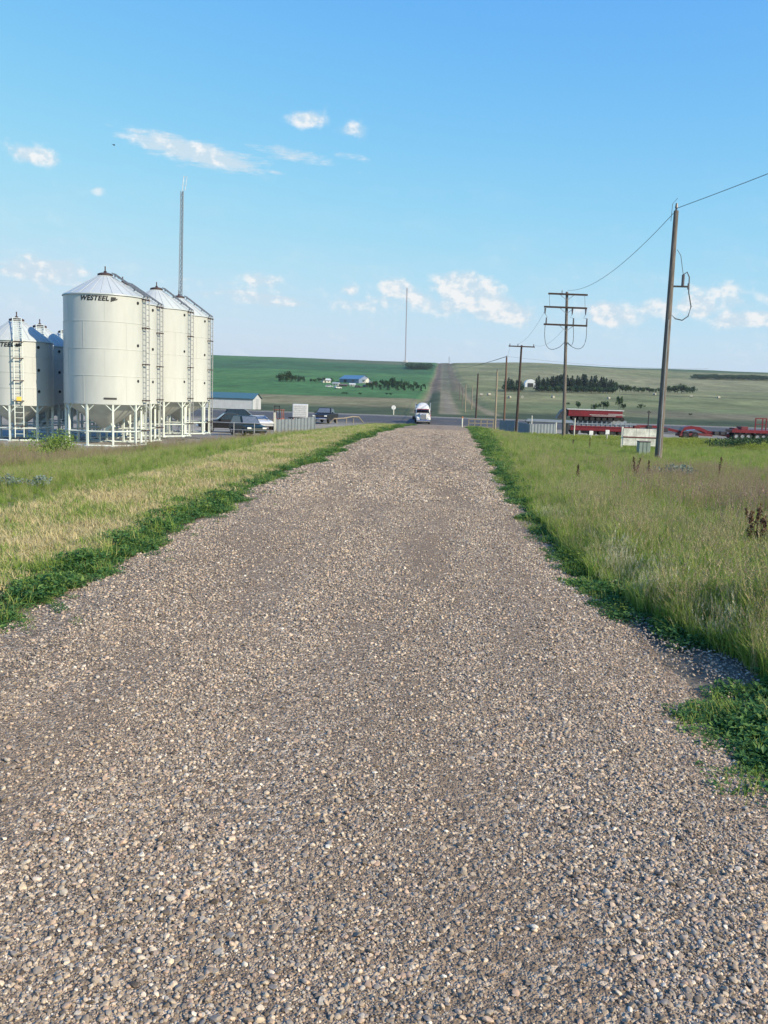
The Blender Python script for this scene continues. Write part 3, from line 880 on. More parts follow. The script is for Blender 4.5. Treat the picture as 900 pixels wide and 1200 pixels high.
xx, yy, r = pts(9500, 3.72, 118, 1.5, wr_lo, lambda y: gedge(y) + .25, 105)
nz = wob(xx, yy, .8, 2.3) + .6 * wob(xx, yy, .3, 1.0)
gap = np.exp(-((yy - 5.65) / .36)**2) * (xx < 2.15)
edge_d = xx - wr_lo(yy)
keep = r.random(len(xx)) < np.clip(-.08 + .85 * edge_d + .75 * nz + .45 * (yy < 5) - 1.6 * gap + .25 * (xx > gedge(yy) - .3), .0, 1)
xx, yy, edge_d = xx[keep], yy[keep], edge_d[keep]
P, R_, Sc = inst(xx, yy, r, (.42 + .8 * np.clip(edge_d, 0, .6)) * (1 + .4 * wob(xx, yy, .4, 6.0)) * (1 + .5 * ss(15, 60, yy)), .7, 1.3)
tag(scatter('weeds', P, R_, Sc, wk(len(xx)), col_weed, g_weed), 'dark green broad leaved weeds along the right edge of the lane', 'weeds', kind='stuff')

# yellow-green flowering band in front of the trailers
T_can = [weedclump(170, .34, .62, .075, [g_can, g_flo], seed=70 + i, flower=.36) for i in range(4)]
col_can = source_collection('canola_sources', [])
for i, o in enumerate(T_can): o.name = 'canola_%02d' % i; col_can.objects.link(o)
xx, yy, r = pts(5200, 48, 73, .5, lambda y: 8.2 + 0 * y - .1 * (y - 60), lambda y: .55 * y, 106)
nz = wob(xx, yy, 4, 2.3) + .5 * wob(xx, yy, 1.5, 1.0)
keep = r.random(len(xx)) < np.clip(.55 + .6 * nz + .5 * ss(56, 66, yy), .05, 1)
xx, yy = xx[keep], yy[keep]
P, R_, Sc = inst(xx, yy, r, (.46 + .10 * ss(12, 20, xx)) * (1 + .25 * wob(xx, yy, 3, 1.0)), .7, 1.3)
tag(scatter('flowering_weeds', P, R_, Sc, r.integers(0, 4, len(xx)), col_can, g_can), 'yellow green flowering weeds in front of the red trailers', 'weeds', kind='stuff')


# ------------------------------------------------------------------ single plants
def dock(loc, hgt, label, seed, n=3):
    t = thing('dock_plant', loc, random.uniform(0, 6), label, 'weed plant', None)
    r = random.Random(seed)
    for k in range(n):
        a = r.uniform(0, 6.28); ln = r.uniform(.05, .16) * hgt; x0, y0 = r.uniform(-.08, .08), r.uniform(-.08, .08)
        hh = hgt * r.uniform(.75, 1.0)
        st = sd = lf = MB()
        P = [Vector((x0 + cos(a) * ln * t_**2, y0 + sin(a) * ln * t_**2, hh * t_)) for t_ in (0, .33, .66, 1)]
        st.tube(P, [.006, .005, .004, .002], 5)
        for j in range(int(120)):
            t_ = r.uniform(.38, 1.0); q = P[0].lerp(P[3], t_); q = Vector((x0 + cos(a) * ln * t_**2, y0 + sin(a) * ln * t_**2, hh * t_))
            b_ = r.uniform(0, 6.28); rr = .035 * hgt * (1.25 - t_) * r.uniform(.4, 1.6) * 1.6
            c = q + Vector((cos(b_) * rr, sin(b_) * rr, r.uniform(-.01, .03)))
            e = .016 * r.uniform(.7, 1.4)
            o = [Vector((r.gauss(0, 1), r.gauss(0, 1), r.gauss(0, 1))).normalized() * e for _ in range(4)]
            sd.add([c + o[0], c + o[1], c + o[2], c + o[3]], [(0, 1, 2), (0, 2, 3), (0, 3, 1), (1, 3, 2)])
        lf.mi = 1
        for j in range(7):
            b_ = r.uniform(0, 6.28); c = Vector((x0, y0, hh * r.uniform(.02, .35))); d = Vector((cos(b_), sin(b_), r.uniform(.1, .7))).normalized()
            s_ = d.cross(Vector((0, 0, 1))).normalized(); l = .16 * r.uniform(.6, 1.2)
            lf.add([c, c + d * l * .5 + s_ * .022, c + d * l - Vector((0, 0, .03)), c + d * l * .5 - s_ * .022], [(0, 1, 2, 3)])
        st.build('stalk', [g_dock, g_weed], t)
    return t


docks = [((885, 655), 9.5, .95, 'large rusty brown dock plant with branching stalks at the right edge of the verge', 4),
         ((868, 632), 10.8, .78, 'rusty dock stalk just left of the large branching dock plant', 2),
         ((681, 563), 18.5, .62, 'single reddish dock stalk standing alone in the verge grass left of the utility box', 1),
         ((747, 566), 20.5, .75, 'pair of dark dock stalks in the grass below the utility box', 2),
         ((761, 566), 20.5, .62, 'thin dock stalk between the dark pair and the leaning pole foot', 1),
         ((770, 563), 21.5, .50, 'short dock stalk closest to the foot of the tall service pole', 1),
         ((843, 563), 22, .85, 'upright brown dock stalk in the grass right of the sage bush', 1),
         ((830, 566), 21.5, .45, 'low dock stalk just left of the upright brown one', 1),
         ((803, 562), 22, .45, 'short dock stalk in the grass beside the sage bush', 1),
         ((689, 527), 41, .75, 'small dark dock stalk in front of the flowering weeds left of the white board', 1)]
for (p, Y, hg, lb, n) in docks:
    q = at(p[0], p[1], Y); dock((q.x, Y, h(q.x, Y) - .02), hg * (.85 if Y > 13 else .74), lb, int(p[0]), n)


def bush(name, loc, w_, hg, leaf, lw, n, label, cat, seed, stem=True, group=None):
    r = random.Random(seed); t = thing(name, loc, 0, label, cat, group)
    mb = MB()
    cl = [(Vector((r.gauss(0, .33) * w_, r.gauss(0, .33) * w_, hg * r.uniform(.35, .78))), r.uniform(.2, .38)) for _ in range(9)]
    for k in range(n):
        c0, rr = r.choice(cl)
        d0 = Vector((r.gauss(0, 1), r.gauss(0, 1), r.gauss(0, 1))).normalized() * (r.random()**.4)
        c = c0 + Vector((d0.x * rr * w_, d0.y * rr * w_, d0.z * rr * hg * .8)); c.z = max(.04, c.z)
        d = (d0 + Vector((r.gauss(0, .6), r.gauss(0, .6), r.gauss(.2, .6)))).normalized(); s_ = d.cross(Vector((r.gauss(0, 1), r.gauss(0, 1), .5))).normalized(); l = lw * r.uniform(.6, 1.4)
        mb.add([c - d * l * .5, c + s_ * l * .3, c + d * l * .5, c - s_ * l * .3], [(0, 1, 2, 3)])
    mb.build('crown', leaf, t)
    st = MB()
    for (c0, rr) in cl[:6]: st.tube([(0, 0, -.05), c0 * .5, c0], [.02 * hg, .012 * hg, .006 * hg], 5)
    st.build('stem', mat('twig', (.12, .09, .06), .9), t)
    return t


q = at(67, 527, 37); bush('shrub', (q.x, q.y, h(q.x, q.y) - .1), 1.5, 1.55, leafmat('shrub_leaf', [(.10, .18, .03), (.16, .25, .05), (.24, .33, .07)], .3), .07, 2600, 'bright yellow green shrub in front of the two bin groups', 'shrub', 5)
q = at(786, 560, 21); bush('sage_bush', (q.x, q.y, h(q.x, q.y)), .75, .5, g_sage, .05, 900, 'blue grey sage bush in the grass right of the service pole', 'bush', 6)
q = at(46, 592, 14); bush('sage_bush', (q.x, q.y, h(q.x, q.y)), .38, .26, g_sage, .035, 330, 'blue grey sage plant in the left grass, nearer the lane', 'bush', 7)
q = at(5, 590, 14); bush('sage_bush', (q.x, q.y, h(q.x, q.y)), .34, .28, g_sage, .035, 330, 'blue grey sage plant at the far left of the grass', 'bush', 8)
q = at(872, 522, 52); bush('shrub', (q.x, q.y, h(q.x, q.y)), 3.2, .9, leafmat('dark_leaf', [(.02, .055, .025), (.035, .08, .03), (.05, .10, .035)], .2), .10, 1800, 'dark green shrub among the yellow flowering weeds at far right', 'shrub', 9)
# ------------------------------------------------------------------ grain bins
bin_w = mat('bin_white', (.48, .50, .485), .40, var=.07, scale=.7, spec=.5, stretch=(1, 1, .25))
roof_w = mat('bin_roof', (.44, .48, .485), .32, var=.05, scale=.9)
frame_w = mat('frame_white', (.62, .68, .64), .45, var=.08, scale=2)
hop_w = mat('hopper_grey', (.60, .61, .58), .5, var=.08, scale=1.2)
dark = mat('dark_metal', (.045, .042, .045), .5, var=.2, scale=5)
rustd = mat('rusty_metal', (.07, .04, .038), .7, var=.25, scale=8)
galv = mat('galvanised', (.32, .34, .36), .5, .4, var=.12, scale=3)
black = mat('black_paint', (.012, .012, .014), .5, var=.1)
yel = mat('yellow_label', (.75, .52, .08), .6)
glassd = mat('dark_glass', (.02, .025, .03), .12, spec=.8)


def text_mesh(body, size, bold=.038, shear=.25, depth=0.):
    cu = bpy.data.curves.new('lettering', 'FONT'); cu.body = body; cu.size = size; cu.shear = shear; cu.offset = bold * size
    cu.align_x = 'CENTER'; cu.align_y = 'BOTTOM'; cu.space_character = 1.08; cu.resolution_u = 4
    o = bpy.data.objects.new('lettering', cu); C.objects.link(o)
    dg = bpy.context.evaluated_depsgraph_get(); dg.update()
    me = bpy.data.meshes.new_from_object(o.evaluated_get(dg))
    bpy.data.objects.remove(o); bpy.data.curves.remove(cu)
    return me


def wrap_text(parent, body, size, Rr, az, zb, mark=True):
    me = text_mesh(body, size)
    import bmesh
    bm = bmesh.new(); bm.from_mesh(me)
    bmesh.ops.triangulate(bm, faces=bm.faces[:])
    bmesh.ops.subdivide_edges(bm, edges=[e for e in bm.edges if e.calc_length() > .12], cuts=2)
    xm = max(v.co.x for v in bm.verts)
    if mark:    # the small maker's emblem: a dark block with slanted pale cuts
        x0 = xm + size * .22; w_ = size * 1.0; hh = size * .74
        for k in range(4):
            xa = x0 + w_ * k / 4; xb = xa + w_ / 4 * .86
            z1 = hh * (1.05 if k < 3 else .8); z0 = hh * (.12 + .12 * k)
            vs_ = [bm.verts.new(p) for p in ((xa, z0, 0), (xb, z0, 0), (xb + .1 * size, z1, 0), (xa + .1 * size, z1, 0))]
            bm.faces.new(vs_)
    for v in bm.verts:
        a = az + v.co.x / Rr; z = zb + v.co.y
        v.co = Vector((Rr * cos(a), Rr * sin(a), z))
    me2 = bpy.data.meshes.new('lettering'); bm.to_mesh(me2); bm.free(); me2.materials.append(black)
    o = bpy.data.objects.new('lettering', me2); C.objects.link(o); o.parent = parent
    return o


def make_bin(loc, R, zl, ze, za, nleg, label, group, lad, az_text=None, lad_mat=None, dots=None, hop=.85, tsize=.36):
    """R radius, zl leg height, ze eave height, za peak height; lad = ladder direction"""
    t = thing('grain_bin', loc, 0, label, 'grain bin', group)
    # shell with four rolled sheets, each overlapping the one below
    P = [(R - .01, zl - .02), (R + .035, zl - .02), (R + .035, zl + .09)]
    n = 4
    for k in range(n):
        a = zl + .09 + (ze - zl - .09) * k / n; b_ = zl + .09 + (ze - zl - .09) * (k + 1) / n
        P += [(R + .006 * (n - k), a + .001), (R + .006 * (n - k), b_ - .03), (R + .006 * (n - k) + .015, b_ - .028), (R + .006 * (n - k) + .015, b_ - .001)]
    P += [(R, ze)]
    sh = MB().lathe(P, 72)
    for k in range(n):      # lapped vertical joints, staggered ring by ring
        a = zl + .09 + (ze - zl - .09) * k / n; b_ = zl + .09 + (ze - zl - .09) * (k + 1) / n
        for j in range(6):
            an = 2 * pi * (j + .5 * (k % 2)) / 6 + .35; rr = R + .006 * (n - k)
            sh.box((rr * cos(an), rr * sin(an), (a + b_) / 2 - .015), (.016, .05, b_ - a - .05), rz=an)
    sh.build('shell', bin_w, t, True)
    # roof: flat sheets with raised ribs
    mb = MB(); nr = 24; rc = .34
    zc = za - .12
    mb.lathe([(R + .07, ze - .05), (R + .05, ze + .01), (rc, zc)], 72)
    for k in range(nr):
        a = 2 * pi * k / nr
        p0 = Vector(((R + .05) * cos(a), (R + .05) * sin(a), ze + .02)); p1 = Vector((rc * cos(a), rc * sin(a), zc + .01))
        s_ = Vector((-sin(a), cos(a), 0)) * .022; u = Vector((0, 0, .018))
        mb.add([p0 - s_, p0 + s_, p0 + u, p1 - s_ * .5, p1 + s_ * .5, p1 + u * .7], [(0, 3, 5, 2), (2, 5, 4, 1), (0, 2, 1), (3, 4, 5)])
    mb.build('roof', roof_w, t, True)
    c = MB().lathe([(rc + .08, zc - .02), (rc + .08, zc + .07), (rc * .9, zc + .12), (.07, zc + .17), (0.0, zc + .17)], 24).build('cap', rustd, t, True)
    MB().cyl((0, 0, zc + .15), (0, 0, za + .38), .035, n=8).box((0, 0, za + .08), (.13, .13, .08)).build('vent_post', rustd, c)
    # hopper
    MB().lathe([(R - .02, zl + .03), (R - .06, zl - .02), (.24, hop + .14), (.22, hop - .06), (.01, hop - .07)], 48).build('hopper', hop_w, t, True)
    ch = MB().box((.28, -.22, hop + .12), (.75, .26, .24), rz=-.5, ry=-.55, bev=.03)
    ch.build('discharge_spout', frame_w, t)
    for k in range(nleg):
        a = 2 * pi * k / nleg + .21
        x, y = (R - .04) * cos(a), (R - .04) * sin(a)
        lg = MB().box((x, y, zl / 2), (.12, .10, zl), rz=a)
        lg.box((x, y, .04), (.26, .22, .05), rz=a)
        for s_ in (-1, 1):      # knee braces to the ring
            b2 = a + s_ * .42 / R
            lg.tube([(x, y, zl - .42), ((R - .02) * cos(b2), (R - .02) * sin(b2), zl - .02)], .035, 4)
        lg.build('leg', frame_w, t)
    rg = MB()
    for k in range(nleg):
        a = 2 * pi * k / nleg + .21; b2 = 2 * pi * (k + 1) / nleg + .21
        rg.tube([((R - .04) * cos(a), (R - .04) * sin(a), hop), ((R - .04) * cos(b2), (R - .04) * sin(b2), hop)], .042, 4)
    rg.build('brace_ring', frame_w, t)
    bs = MB()
    for k in range(nleg):
        a = 2 * pi * k / nleg + .21; b2 = 2 * pi * (k + 1) / nleg + .21
        bs.tube([((R - .02) * cos(a), (R - .02) * sin(a), .06), ((R - .02) * cos(b2), (R - .02) * sin(b2), .06)], .06, 4)
    bs.build('base_ring', frame_w, t)
    # ladder
    d = Vector((cos(lad), sin(lad), 0)); s_ = Vector((-sin(lad), cos(lad), 0)); lm = lad_mat or galv
    off = R + .24; w_ = .23
    ld_ = MB()
    for sg in (-1, 1):
        ld_.tube([d * off + s_ * w_ * sg + Vector((0, 0, .25)), d * off + s_ * w_ * sg + Vector((0, 0, ze + .05))], .032, 4)
    z = .45
    while z < ze: ld_.tube([d * off - s_ * w_ + Vector((0, 0, z)), d * off + s_ * w_ + Vector((0, 0, z))], .017, 4); z += .3
    lo = ld_.build('ladder', lm, t)
    for z in (.9, zl + .25, zl + (ze - zl) * .38, zl + (ze - zl) * .72, ze - .12):
        br = MB()
        for sg in (-1, 1): br.box(d * (off - .12) + s_ * w_ * sg + Vector((0, 0, z)), (.3, .05, .06), rz=lad)
        br.box(d * (off + .02) + Vector((0, 0, z)), (.045, .55, .05), rz=lad)
        br.build('bracket', rustd, lo)
    rl = MB(); e0 = d * (R + .12) + Vector((0, 0, ze + .12)); e1 = d * (rc + .15) + Vector((0, 0, zc + .12))
    for sg in (-1, 1):
        rl.tube([d * off + s_ * w_ * sg + Vector((0, 0, ze + .05)), e0 + s_ * w_ * sg, e1 + s_ * w_ * sg], .03, 4)
    m_ = 10
    for k in range(m_ + 1):
        q = e0.lerp(e1, k / m_); rl.tube([q - s_ * w_, q + s_ * w_], .02, 4)
        if k % 3 == 0:
            for sg in (-1, 1): rl.box(q + s_ * w_ * sg - Vector((0, 0, .06)), (.06, .05, .14), rz=lad)
    rl.build('roof_ladder', lad_mat or mat('roof_ladder', (.16, .18, .20), .5, .4), t)
    for z in (ze - .35, zl + (ze - zl) * .55, zl + (ze - zl) * .22):
        a = (dots if dots is not None else lad - .33)
        p = Vector((cos(a), sin(a), 0))
        MB().cyl(p * (R - .02) + Vector((0, 0, z)), p * (R + .035) + Vector((0, 0, z)), .085, n=14).build('sight_glass', black, t)
    if az_text is not None: wrap_text(t, 'WESTEEL', tsize, R + .02, az_text, ze - .42 - tsize * .1)
    return t


gl = 'tall white hopper bins in a row'
big = [(-19.1, 50.5, 'tall cream white hopper grain bin nearest the camera with black lettering'),
       (-19.75, 55.1, 'tall white hopper grain bin second in the row of four'),
       (-19.3, 60.3, 'tall white hopper grain bin third in the row of four'),
       (-19.2, 65.1, 'tall white hopper grain bin last in the row, beside the mast')]
bz = h(-17.5, 50)
for k, (x, y, lb) in enumerate(big):
    tocam = atan2(-y, -x)
    up = (0, .02, .12, .12)[k]
    make_bin((x, y, bz - .04 + up), 2.25, 2.36, 8.30 + up, 9.62 + (0, 0, .25, .25)[k], 10, lb, gl, radians(-4), az_text=(tocam - .27) if k == 0 else None, dots=radians(-20))
    if k == 0:
        pass
gs = 'shorter white hopper bins behind'
small = [(-24.6, 51.2, 'shorter white hopper bin at the left edge with lettering and front ladder'),
         (-25.55, 56.3, 'shorter white hopper bin behind the one at the left edge'),
         (-26.0, 61.1, 'shorter white hopper bin farthest back, mostly hidden by the tall bin')]
for k, (x, y, lb) in enumerate(small):
    tocam = atan2(-y, -x)
    make_bin((x, y, bz + .02), 1.95, 2.05, 5.68, 6.98, 8, lb, gs, tocam + .02, az_text=(tocam - .46) if k == 0 else None, lad_mat=frame_w, dots=tocam + .6, hop=.75, tsize=.33)
# small plates on the shells
for b_ in [o for o in list(C.objects) if o.get('category') == 'grain bin'][:1]:
    R = 2.25; a = atan2(-50.5, 19.1) + pi * 0 - .12
    mb = MB(); a = atan2(-50.5, 19.1) - .05
    for i in range(6):
        a0 = a + i * .05; a1 = a0 + .05
        mb.add([(2.30 * cos(a0), 2.30 * sin(a0), 2.62), (2.30 * cos(a1), 2.30 * sin(a1), 2.62), (2.30 * cos(a1), 2.30 * sin(a1), 2.72), (2.30 * cos(a0), 2.30 * sin(a0), 2.72)], [(0, 1, 2, 3)])
    mb.build('name_plate', dark, b_)
bA = [o for o in list(C.objects) if o.get('group') == gs][0]
a = atan2(-51.2, 24.6) + .02
MB().box((2.28 * cos(a), 2.28 * sin(a), 2.42), (.03, .26, .22), rz=a).build('warning_plate', yel, bA)

# ------------------------------------------------------------------ lattice mast behind the bins
def lattice(mb, base, top, w0, w1, n, r0=.03, rb=.018):
    base = Vector(base); top = Vector(top)
    cs = [Vector((cos(a), sin(a), 0)) for a in (radians(100), radians(220), radians(340))]
    L_ = []
    for c in cs: L_.append([base.lerp(top, k / n) + c * (w0 + (w1 - w0) * k / n) for k in range(n + 1)])
    for l in L_: mb.tube(l, r0, 4)
    for k in range(n):
        for i in range(3):
            j = (i + 1) % 3
            mb.tube([L_[i][k], L_[j][k]], rb, 3); mb.tube([L_[i][k], L_[j][k + 1]], rb, 3)


mY = 72.0
p0 = at(209, 505, mY); x0, z0 = p0.x, h(p0.x, mY); p1 = at(213.5, 224, mY); p2 = at(215.5, 206, mY)
t = thing('lattice_mast', (x0, mY, z0), 0, 'grey lattice ladder mast rising behind the last tall bin', 'mast')
mb = MB(); lattice(mb, (0, 0, -.1), (p1.x - x0, 0, p1.z - z0), .20, .12, 46, .028, .016); mb.build('lattice', mat('mast_grey', (.17, .19, .22), .5, .3), t)
mb = MB(); a_ = Vector((p1.x - x0, 0, p1.z - z0)); b_ = Vector((p2.x - x0, 0, p2.z - z0))
mb.tube([a_, b_], .03, 5); mb.tube([a_ + Vector((.22, 0, .05)), b_ + Vector((.25, 0, -.1))], .02, 4)
for k in range(4):
    q = a_.lerp(b_, .1 + k * .28); mb.tube([q - Vector((.05, 0, 0)), q + Vector((.3, 0, 0))], .014, 4)
mb.build('antenna', mat('antenna_white', (.6, .62, .65), .5), t)

# distant guyed radio mast on the ridge
g_ = G(475, 421); Y = 1720.0; p0 = at(475, 421, Y); p1 = at(477, 337, Y)
t = thing('radio_mast', (p0.x, Y, h(p0.x, Y)), 0, 'tall thin radio mast standing on the far ridge', 'mast')
zz = p1.z - h(p0.x, Y); mb = MB(); lattice(mb, (0, 0, -1), (p1.x - p0.x, 0, zz), .9, .9, 40, .22, .12)
mb.build('lattice', mat('mast_far', (.30, .26, .28), .7), t)
MB().box((0, 3, 1.6), (9, 5, 3.6), bev=.2).build('equipment_hut', mat('hut_white', (.7, .7, .7), .6), t)

# ------------------------------------------------------------------ power poles
wood_g = mat('pole_grey_wood', (.18, .155, .135), .85, var=.32, scale=4, bump=.8, bscale=26, stretch=(6, 6, .5))
wood_d = mat('pole_dark_wood', (.055, .035, .028), .85, var=.25, scale=3, bump=.4, bscale=20, stretch=(6, 6, .5))
wood_l = mat('pole_tan_wood', (.30, .25, .18), .85, var=.2, scale=3, bump=.3, bscale=20, stretch=(6, 6, .5))
wood_r = mat('pole_red_wood', (.15, .085, .06), .85, var=.2, scale=3, bump=.3, bscale=20, stretch=(6, 6, .5))
wire_m = mat('wire', (.10, .11, .12), .6, .3)
insul = mat('insulator', (.10, .09, .10), .3)


def top_of(px, py, base_px, base_py, Y):
    b_ = at(base_px, base_py, Y); t_ = at(px, py, Y)
    return Vector((b_.x, Y, h(b_.x, Y))), t_


def pole_part(t, tip, r0, r1, m, n=14):
    tip = Vector(tip); mb = MB()
    k = 8; mb.tube([Vector((tip.x * i / k, tip.y * i / k, -.3 + (tip.z + .3) * i / k)) for i in range(k + 1)], [r0 + (r1 - r0) * i / k for i in range(k + 1)], n)
    return mb.build('pole', m, t, True)


# service pole at right
b0, t0 = top_of(792.5, 247, 771, 540, 34.0)
tR = thing('utility_pole', b0, 0, 'tall bare grey wooden service pole in the right verge, nearest the camera', 'utility pole', 'power poles along the lane')
tip = t0 - b0; pole_part(tR, tip, .135, .085, wood_g)
ax = tip.normalized()
MB().cyl(tip - ax * .02, tip + ax * .16, .04, n=8).cyl(tip + ax * .1, tip + ax * .26, .055, .035, 8).build('pole_top_pin', insul, tR)
mb = MB()
q = ax * (tip.length * .705)
mb.box(q + Vector((.30, -.02, 0)), (.62, .06, .06)); mb.build('cutout_arm', dark, tR)
mb = MB(); mb.cyl(q + Vector((.42, -.02, .02)), q + Vector((.42, -.02, .42)), .055, n=8); mb.cyl(q + Vector((.62, -.02, -.1)), q + Vector((.62, -.02, .12)), .03, n=6); mb.build('cutout_fuse', insul, tR)
mb = MB()
mb.tube([q + Vector((.14, 0, 1.3)), q + Vector((.28, 0, 1.1)), q + Vector((.36, 0, .7)), q + Vector((.42, 0, .42))], .012, 5)
mb.tube([q + Vector((.42, 0, .42)), q + Vector((.55, 0, .52)), q + Vector((.64, 0, .35)), q + Vector((.66, 0, -.2)), q + Vector((.78, 0, -.7)), q + Vector((.70, 0, -1.05)),
         q + Vector((.5, 0, -1.2)), q + Vector((.25, 0, -1.15)), q + Vector((.08, 0, -1.0)), q + Vector((0, 0, -1.4))], .022, 6)
mb.tube([q + Vector((-.16, -.0, 2.3)), q + Vector((-.14, -.0, 2.9)), q + Vector((0.02, -.0, 3.1))], .01, 5)
mb.build('service_cable', wire_m, tR)
mb = MB(); mb.tube([ax * .2 + Vector((.0, -.172, 0)), q + Vector((-.02, -.135, -1.2))], .02, 5); mb.build('conduit', galv, tR)

# three-crossarm pole
YM = 70.0
b0, t0 = top_of(664.5, 342, 660.5, 512, YM)
tM = thing('utility_pole', b0, 0, 'grey pole with three crossarms and hanging cable loops behind the flowering weeds', 'utility pole', 'power poles along the lane')
tipM = t0 - b0; pole_part(tM, tipM, .145, .10, wood_g)
mpx = YM / F
zt = tipM.z
arms = [(-.20, -1.42, 1.52), (-1.18, -1.72, 1.50), (-2.48, -1.72, 1.55)]
armo = []
for (dz, xa, xb) in arms:
    c = tipM * ((zt + dz) / zt)
    o = MB().box(c + Vector(((xa + xb) / 2, -.18, 0)), (xb - xa, .11, .13), ry=.012).build('crossarm', wood_d, tM); armo.append((c, o))
for (c, o), sg in zip(armo, (1, -1, -1)):
    mb = MB()
    for s_ in (-1, 1): mb.tube([c + Vector((s_ * .55, -.14, -.02 if sg > 0 else -.02)), c + Vector((0, -.14, -.45 * 1))], .018, 4)
    mb.build('arm_brace', galv, o)
c1, c2, c3 = [a_[0] for a_ in armo]
ins = MB()
for x in (-1.62, .42, 1.42):
    ins.cyl(c2 + Vector((x, -.18, -.08)), c2 + Vector((x, -.18, -.5)), .07, .04, 8)
    ins.cyl(c3 + Vector((x + .08, -.18, .06)), c3 + Vector((x + .08, -.18, .52)), .06, .05, 8)
ins.cyl(c1 + Vector((-.4, -.18, .06)), c1 + Vector((-.4, -.18, .28)), .04, .03, 6)
ins.build('insulator', insul, tM)
mb = MB()
for x in (-1.62, .42, 1.42):
    mb.tube([c2 + Vector((x, -.18, -.5)), c2 + Vector((x + (.2 if x < 0 else -.14), -.2, -.75)), c3 + Vector((x + .08, -.18, .52))], .014, 4)
for (x0_, x1_, dp) in ((-1.6, -.1, 1.85), (.5, .1, 1.5), (1.5, .1, 1.75)):
    A_ = c3 + Vector((x0_, -.18, 0)); B_ = c3 + Vector((x1_, -.1, -1.3)); P = []
    for k in range(13):
        s_ = k / 12; ease = (1 - cos(pi * s_)) / 2
        P.append(Vector((A_.x + (B_.x - A_.x) * s_**2.2 + (.12 if x0_ > 0 else -.08) * sin(pi * s_), A_.y, A_.z - dp * sin(pi * min(1, s_ * 1.0) * .72) * (1 if s_ < .7 else 1) - (0 if s_ < 1 else 0))))
    P[-1] = B_
    mb.tube(P, .022, 5)
mb.tube([c1 + Vector((-1.35, -.18, 0)), c2 + Vector((-1.3, -.18, .05))], .012, 4); mb.tube([c1 + Vector((1.3, -.18, 0)), c2 + Vector((1.35, -.18, .05))], .012, 4)
mb.build('cable_loop', wire_m, tM)

# dark single-crossarm pole
Y3 = 97.0
b0, t0 = top_of(611.3, 404.5, 604.5, 509, Y3)
t3 = thing('utility_pole', b0, 0, 'dark brown pole with one crossarm left of the grey panel fence', 'utility pole', 'power poles along the lane')
tip3 = t0 - b0; pole_part(t3, tip3, .15, .10, wood_d)
MB().box(tip3 + Vector((0, -.16, -.15)), (2.75, .11, .12), ry=.01).build('crossarm', wood_d, t3)
mb = MB()
for x in (-1.25, -.4, 1.25): mb.cyl(tip3 + Vector((x, -.16, -.1)), tip3 + Vector((x, -.16, .12)), .05, .035, 8)
mb.build('insulator', insul, t3)

allp = []
for (px, py, bx, by, Y, r_, m_, lb) in [
    (582.8, 434.5, 580, 503, 112, .13, wood_l, 'pale tan wooden pole without crossarm in front of the small panel'),
    (593.8, 418.5, 590.8, 494, 130, .15, wood_r, 'reddish brown pole carrying the wire over the far road'),
    (560.3, 438, 557.6, 489.5, 186, .19, wood_d, 'short dark pole beyond the highway right of the truck'),
    (546, 451, 545, 483, 262, .17, wood_l, 'pale thin pole in the pasture beyond the dark pole'),
    (542.6, 455, 541.6, 479, 330, .17, wood_g, 'thin grey pole beside the far road, next after the pale one'),
    (553.6, 452, 552.6, 480, 290, .17, wood_l, 'slim tan pole right of the pale pasture pole'),
    (539, 451, 538.6, 471, 430, .22, wood_g, 'tiny grey pole beside the far road at the foot of the hill'),
    (526.3, 418, 526.4, 429, 1240, .35, wood_g, 'pole at the top of the far road on the skyline')]:
    b0, t0 = top_of(px, py, bx, by, Y)
    t = thing('utility_pole', b0, 0, lb, 'utility pole', 'power poles along the lane')
    tp = t0 - b0; pole_part(t, tp, r_, r_ * .75, m_, 8)
    mb = MB(); mb.cyl(tp, tp + Vector((0, 0, .22)), .05 * r_ / .15, n=6); mb.build('insulator', insul, t)
    allp.append(t0)


def wire(p, q, sag, label, r=.011, n=24, group='overhead power wires'):
    p, q = Vector(p), Vector(q); o = Vector(p)
    P = [p.lerp(q, k / n) - Vector((0, 0, sag * 4 * (k / n) * (1 - k / n))) - o for k in range(n + 1)]
    w_ = MB().tube(P, r, 5).build('power_wire', wire_m); w_.location = o
    return tag(w_, label, 'wire', group)


TR = at(793.5, 244, 34) ; TM = Vector(tM.location) + c1 + Vector((-.0, -.18, .3)); T3 = Vector(t3.location) + tip3
wire(TR, (22, -14, 12.2), .9, 'wire running from the tall service pole up out of the picture to the right')
wire(Vector(tR.location) + tip + Vector((-.1, 0, -.1)), TM, .75, 'wire sagging between the tall service pole and the three crossarm pole')
wire(Vector(tM.location) + c2 + Vector((-1.6, -.18, -.2)), T3 + Vector((-.4, -.16, .1)), .5, 'upper wire from the three crossarm pole down to the dark crossarm pole', .008)
wire(Vector(tM.location) + c3 + Vector((-.2, -.18, -.3)), T3 + Vector((1.2, -.16, .1)), .6, 'lower wire from the three crossarm pole to the dark crossarm pole', .008)
wire(T3 + Vector((-1.2, -.16, .1)), allp[1], .4, 'short wire from the dark crossarm pole to the reddish pole', .009)
wire(allp[1] + Vector((0, 0, .1)), at(526.3, 419, 1240), 6, 'long wire along the far road to the skyline pole', .05, 40)
wire(allp[1] + Vector((0, 0, .1)), at(830, 432, 160), .5, 'wire from the reddish pole across the trailers to the right', .012, 30)
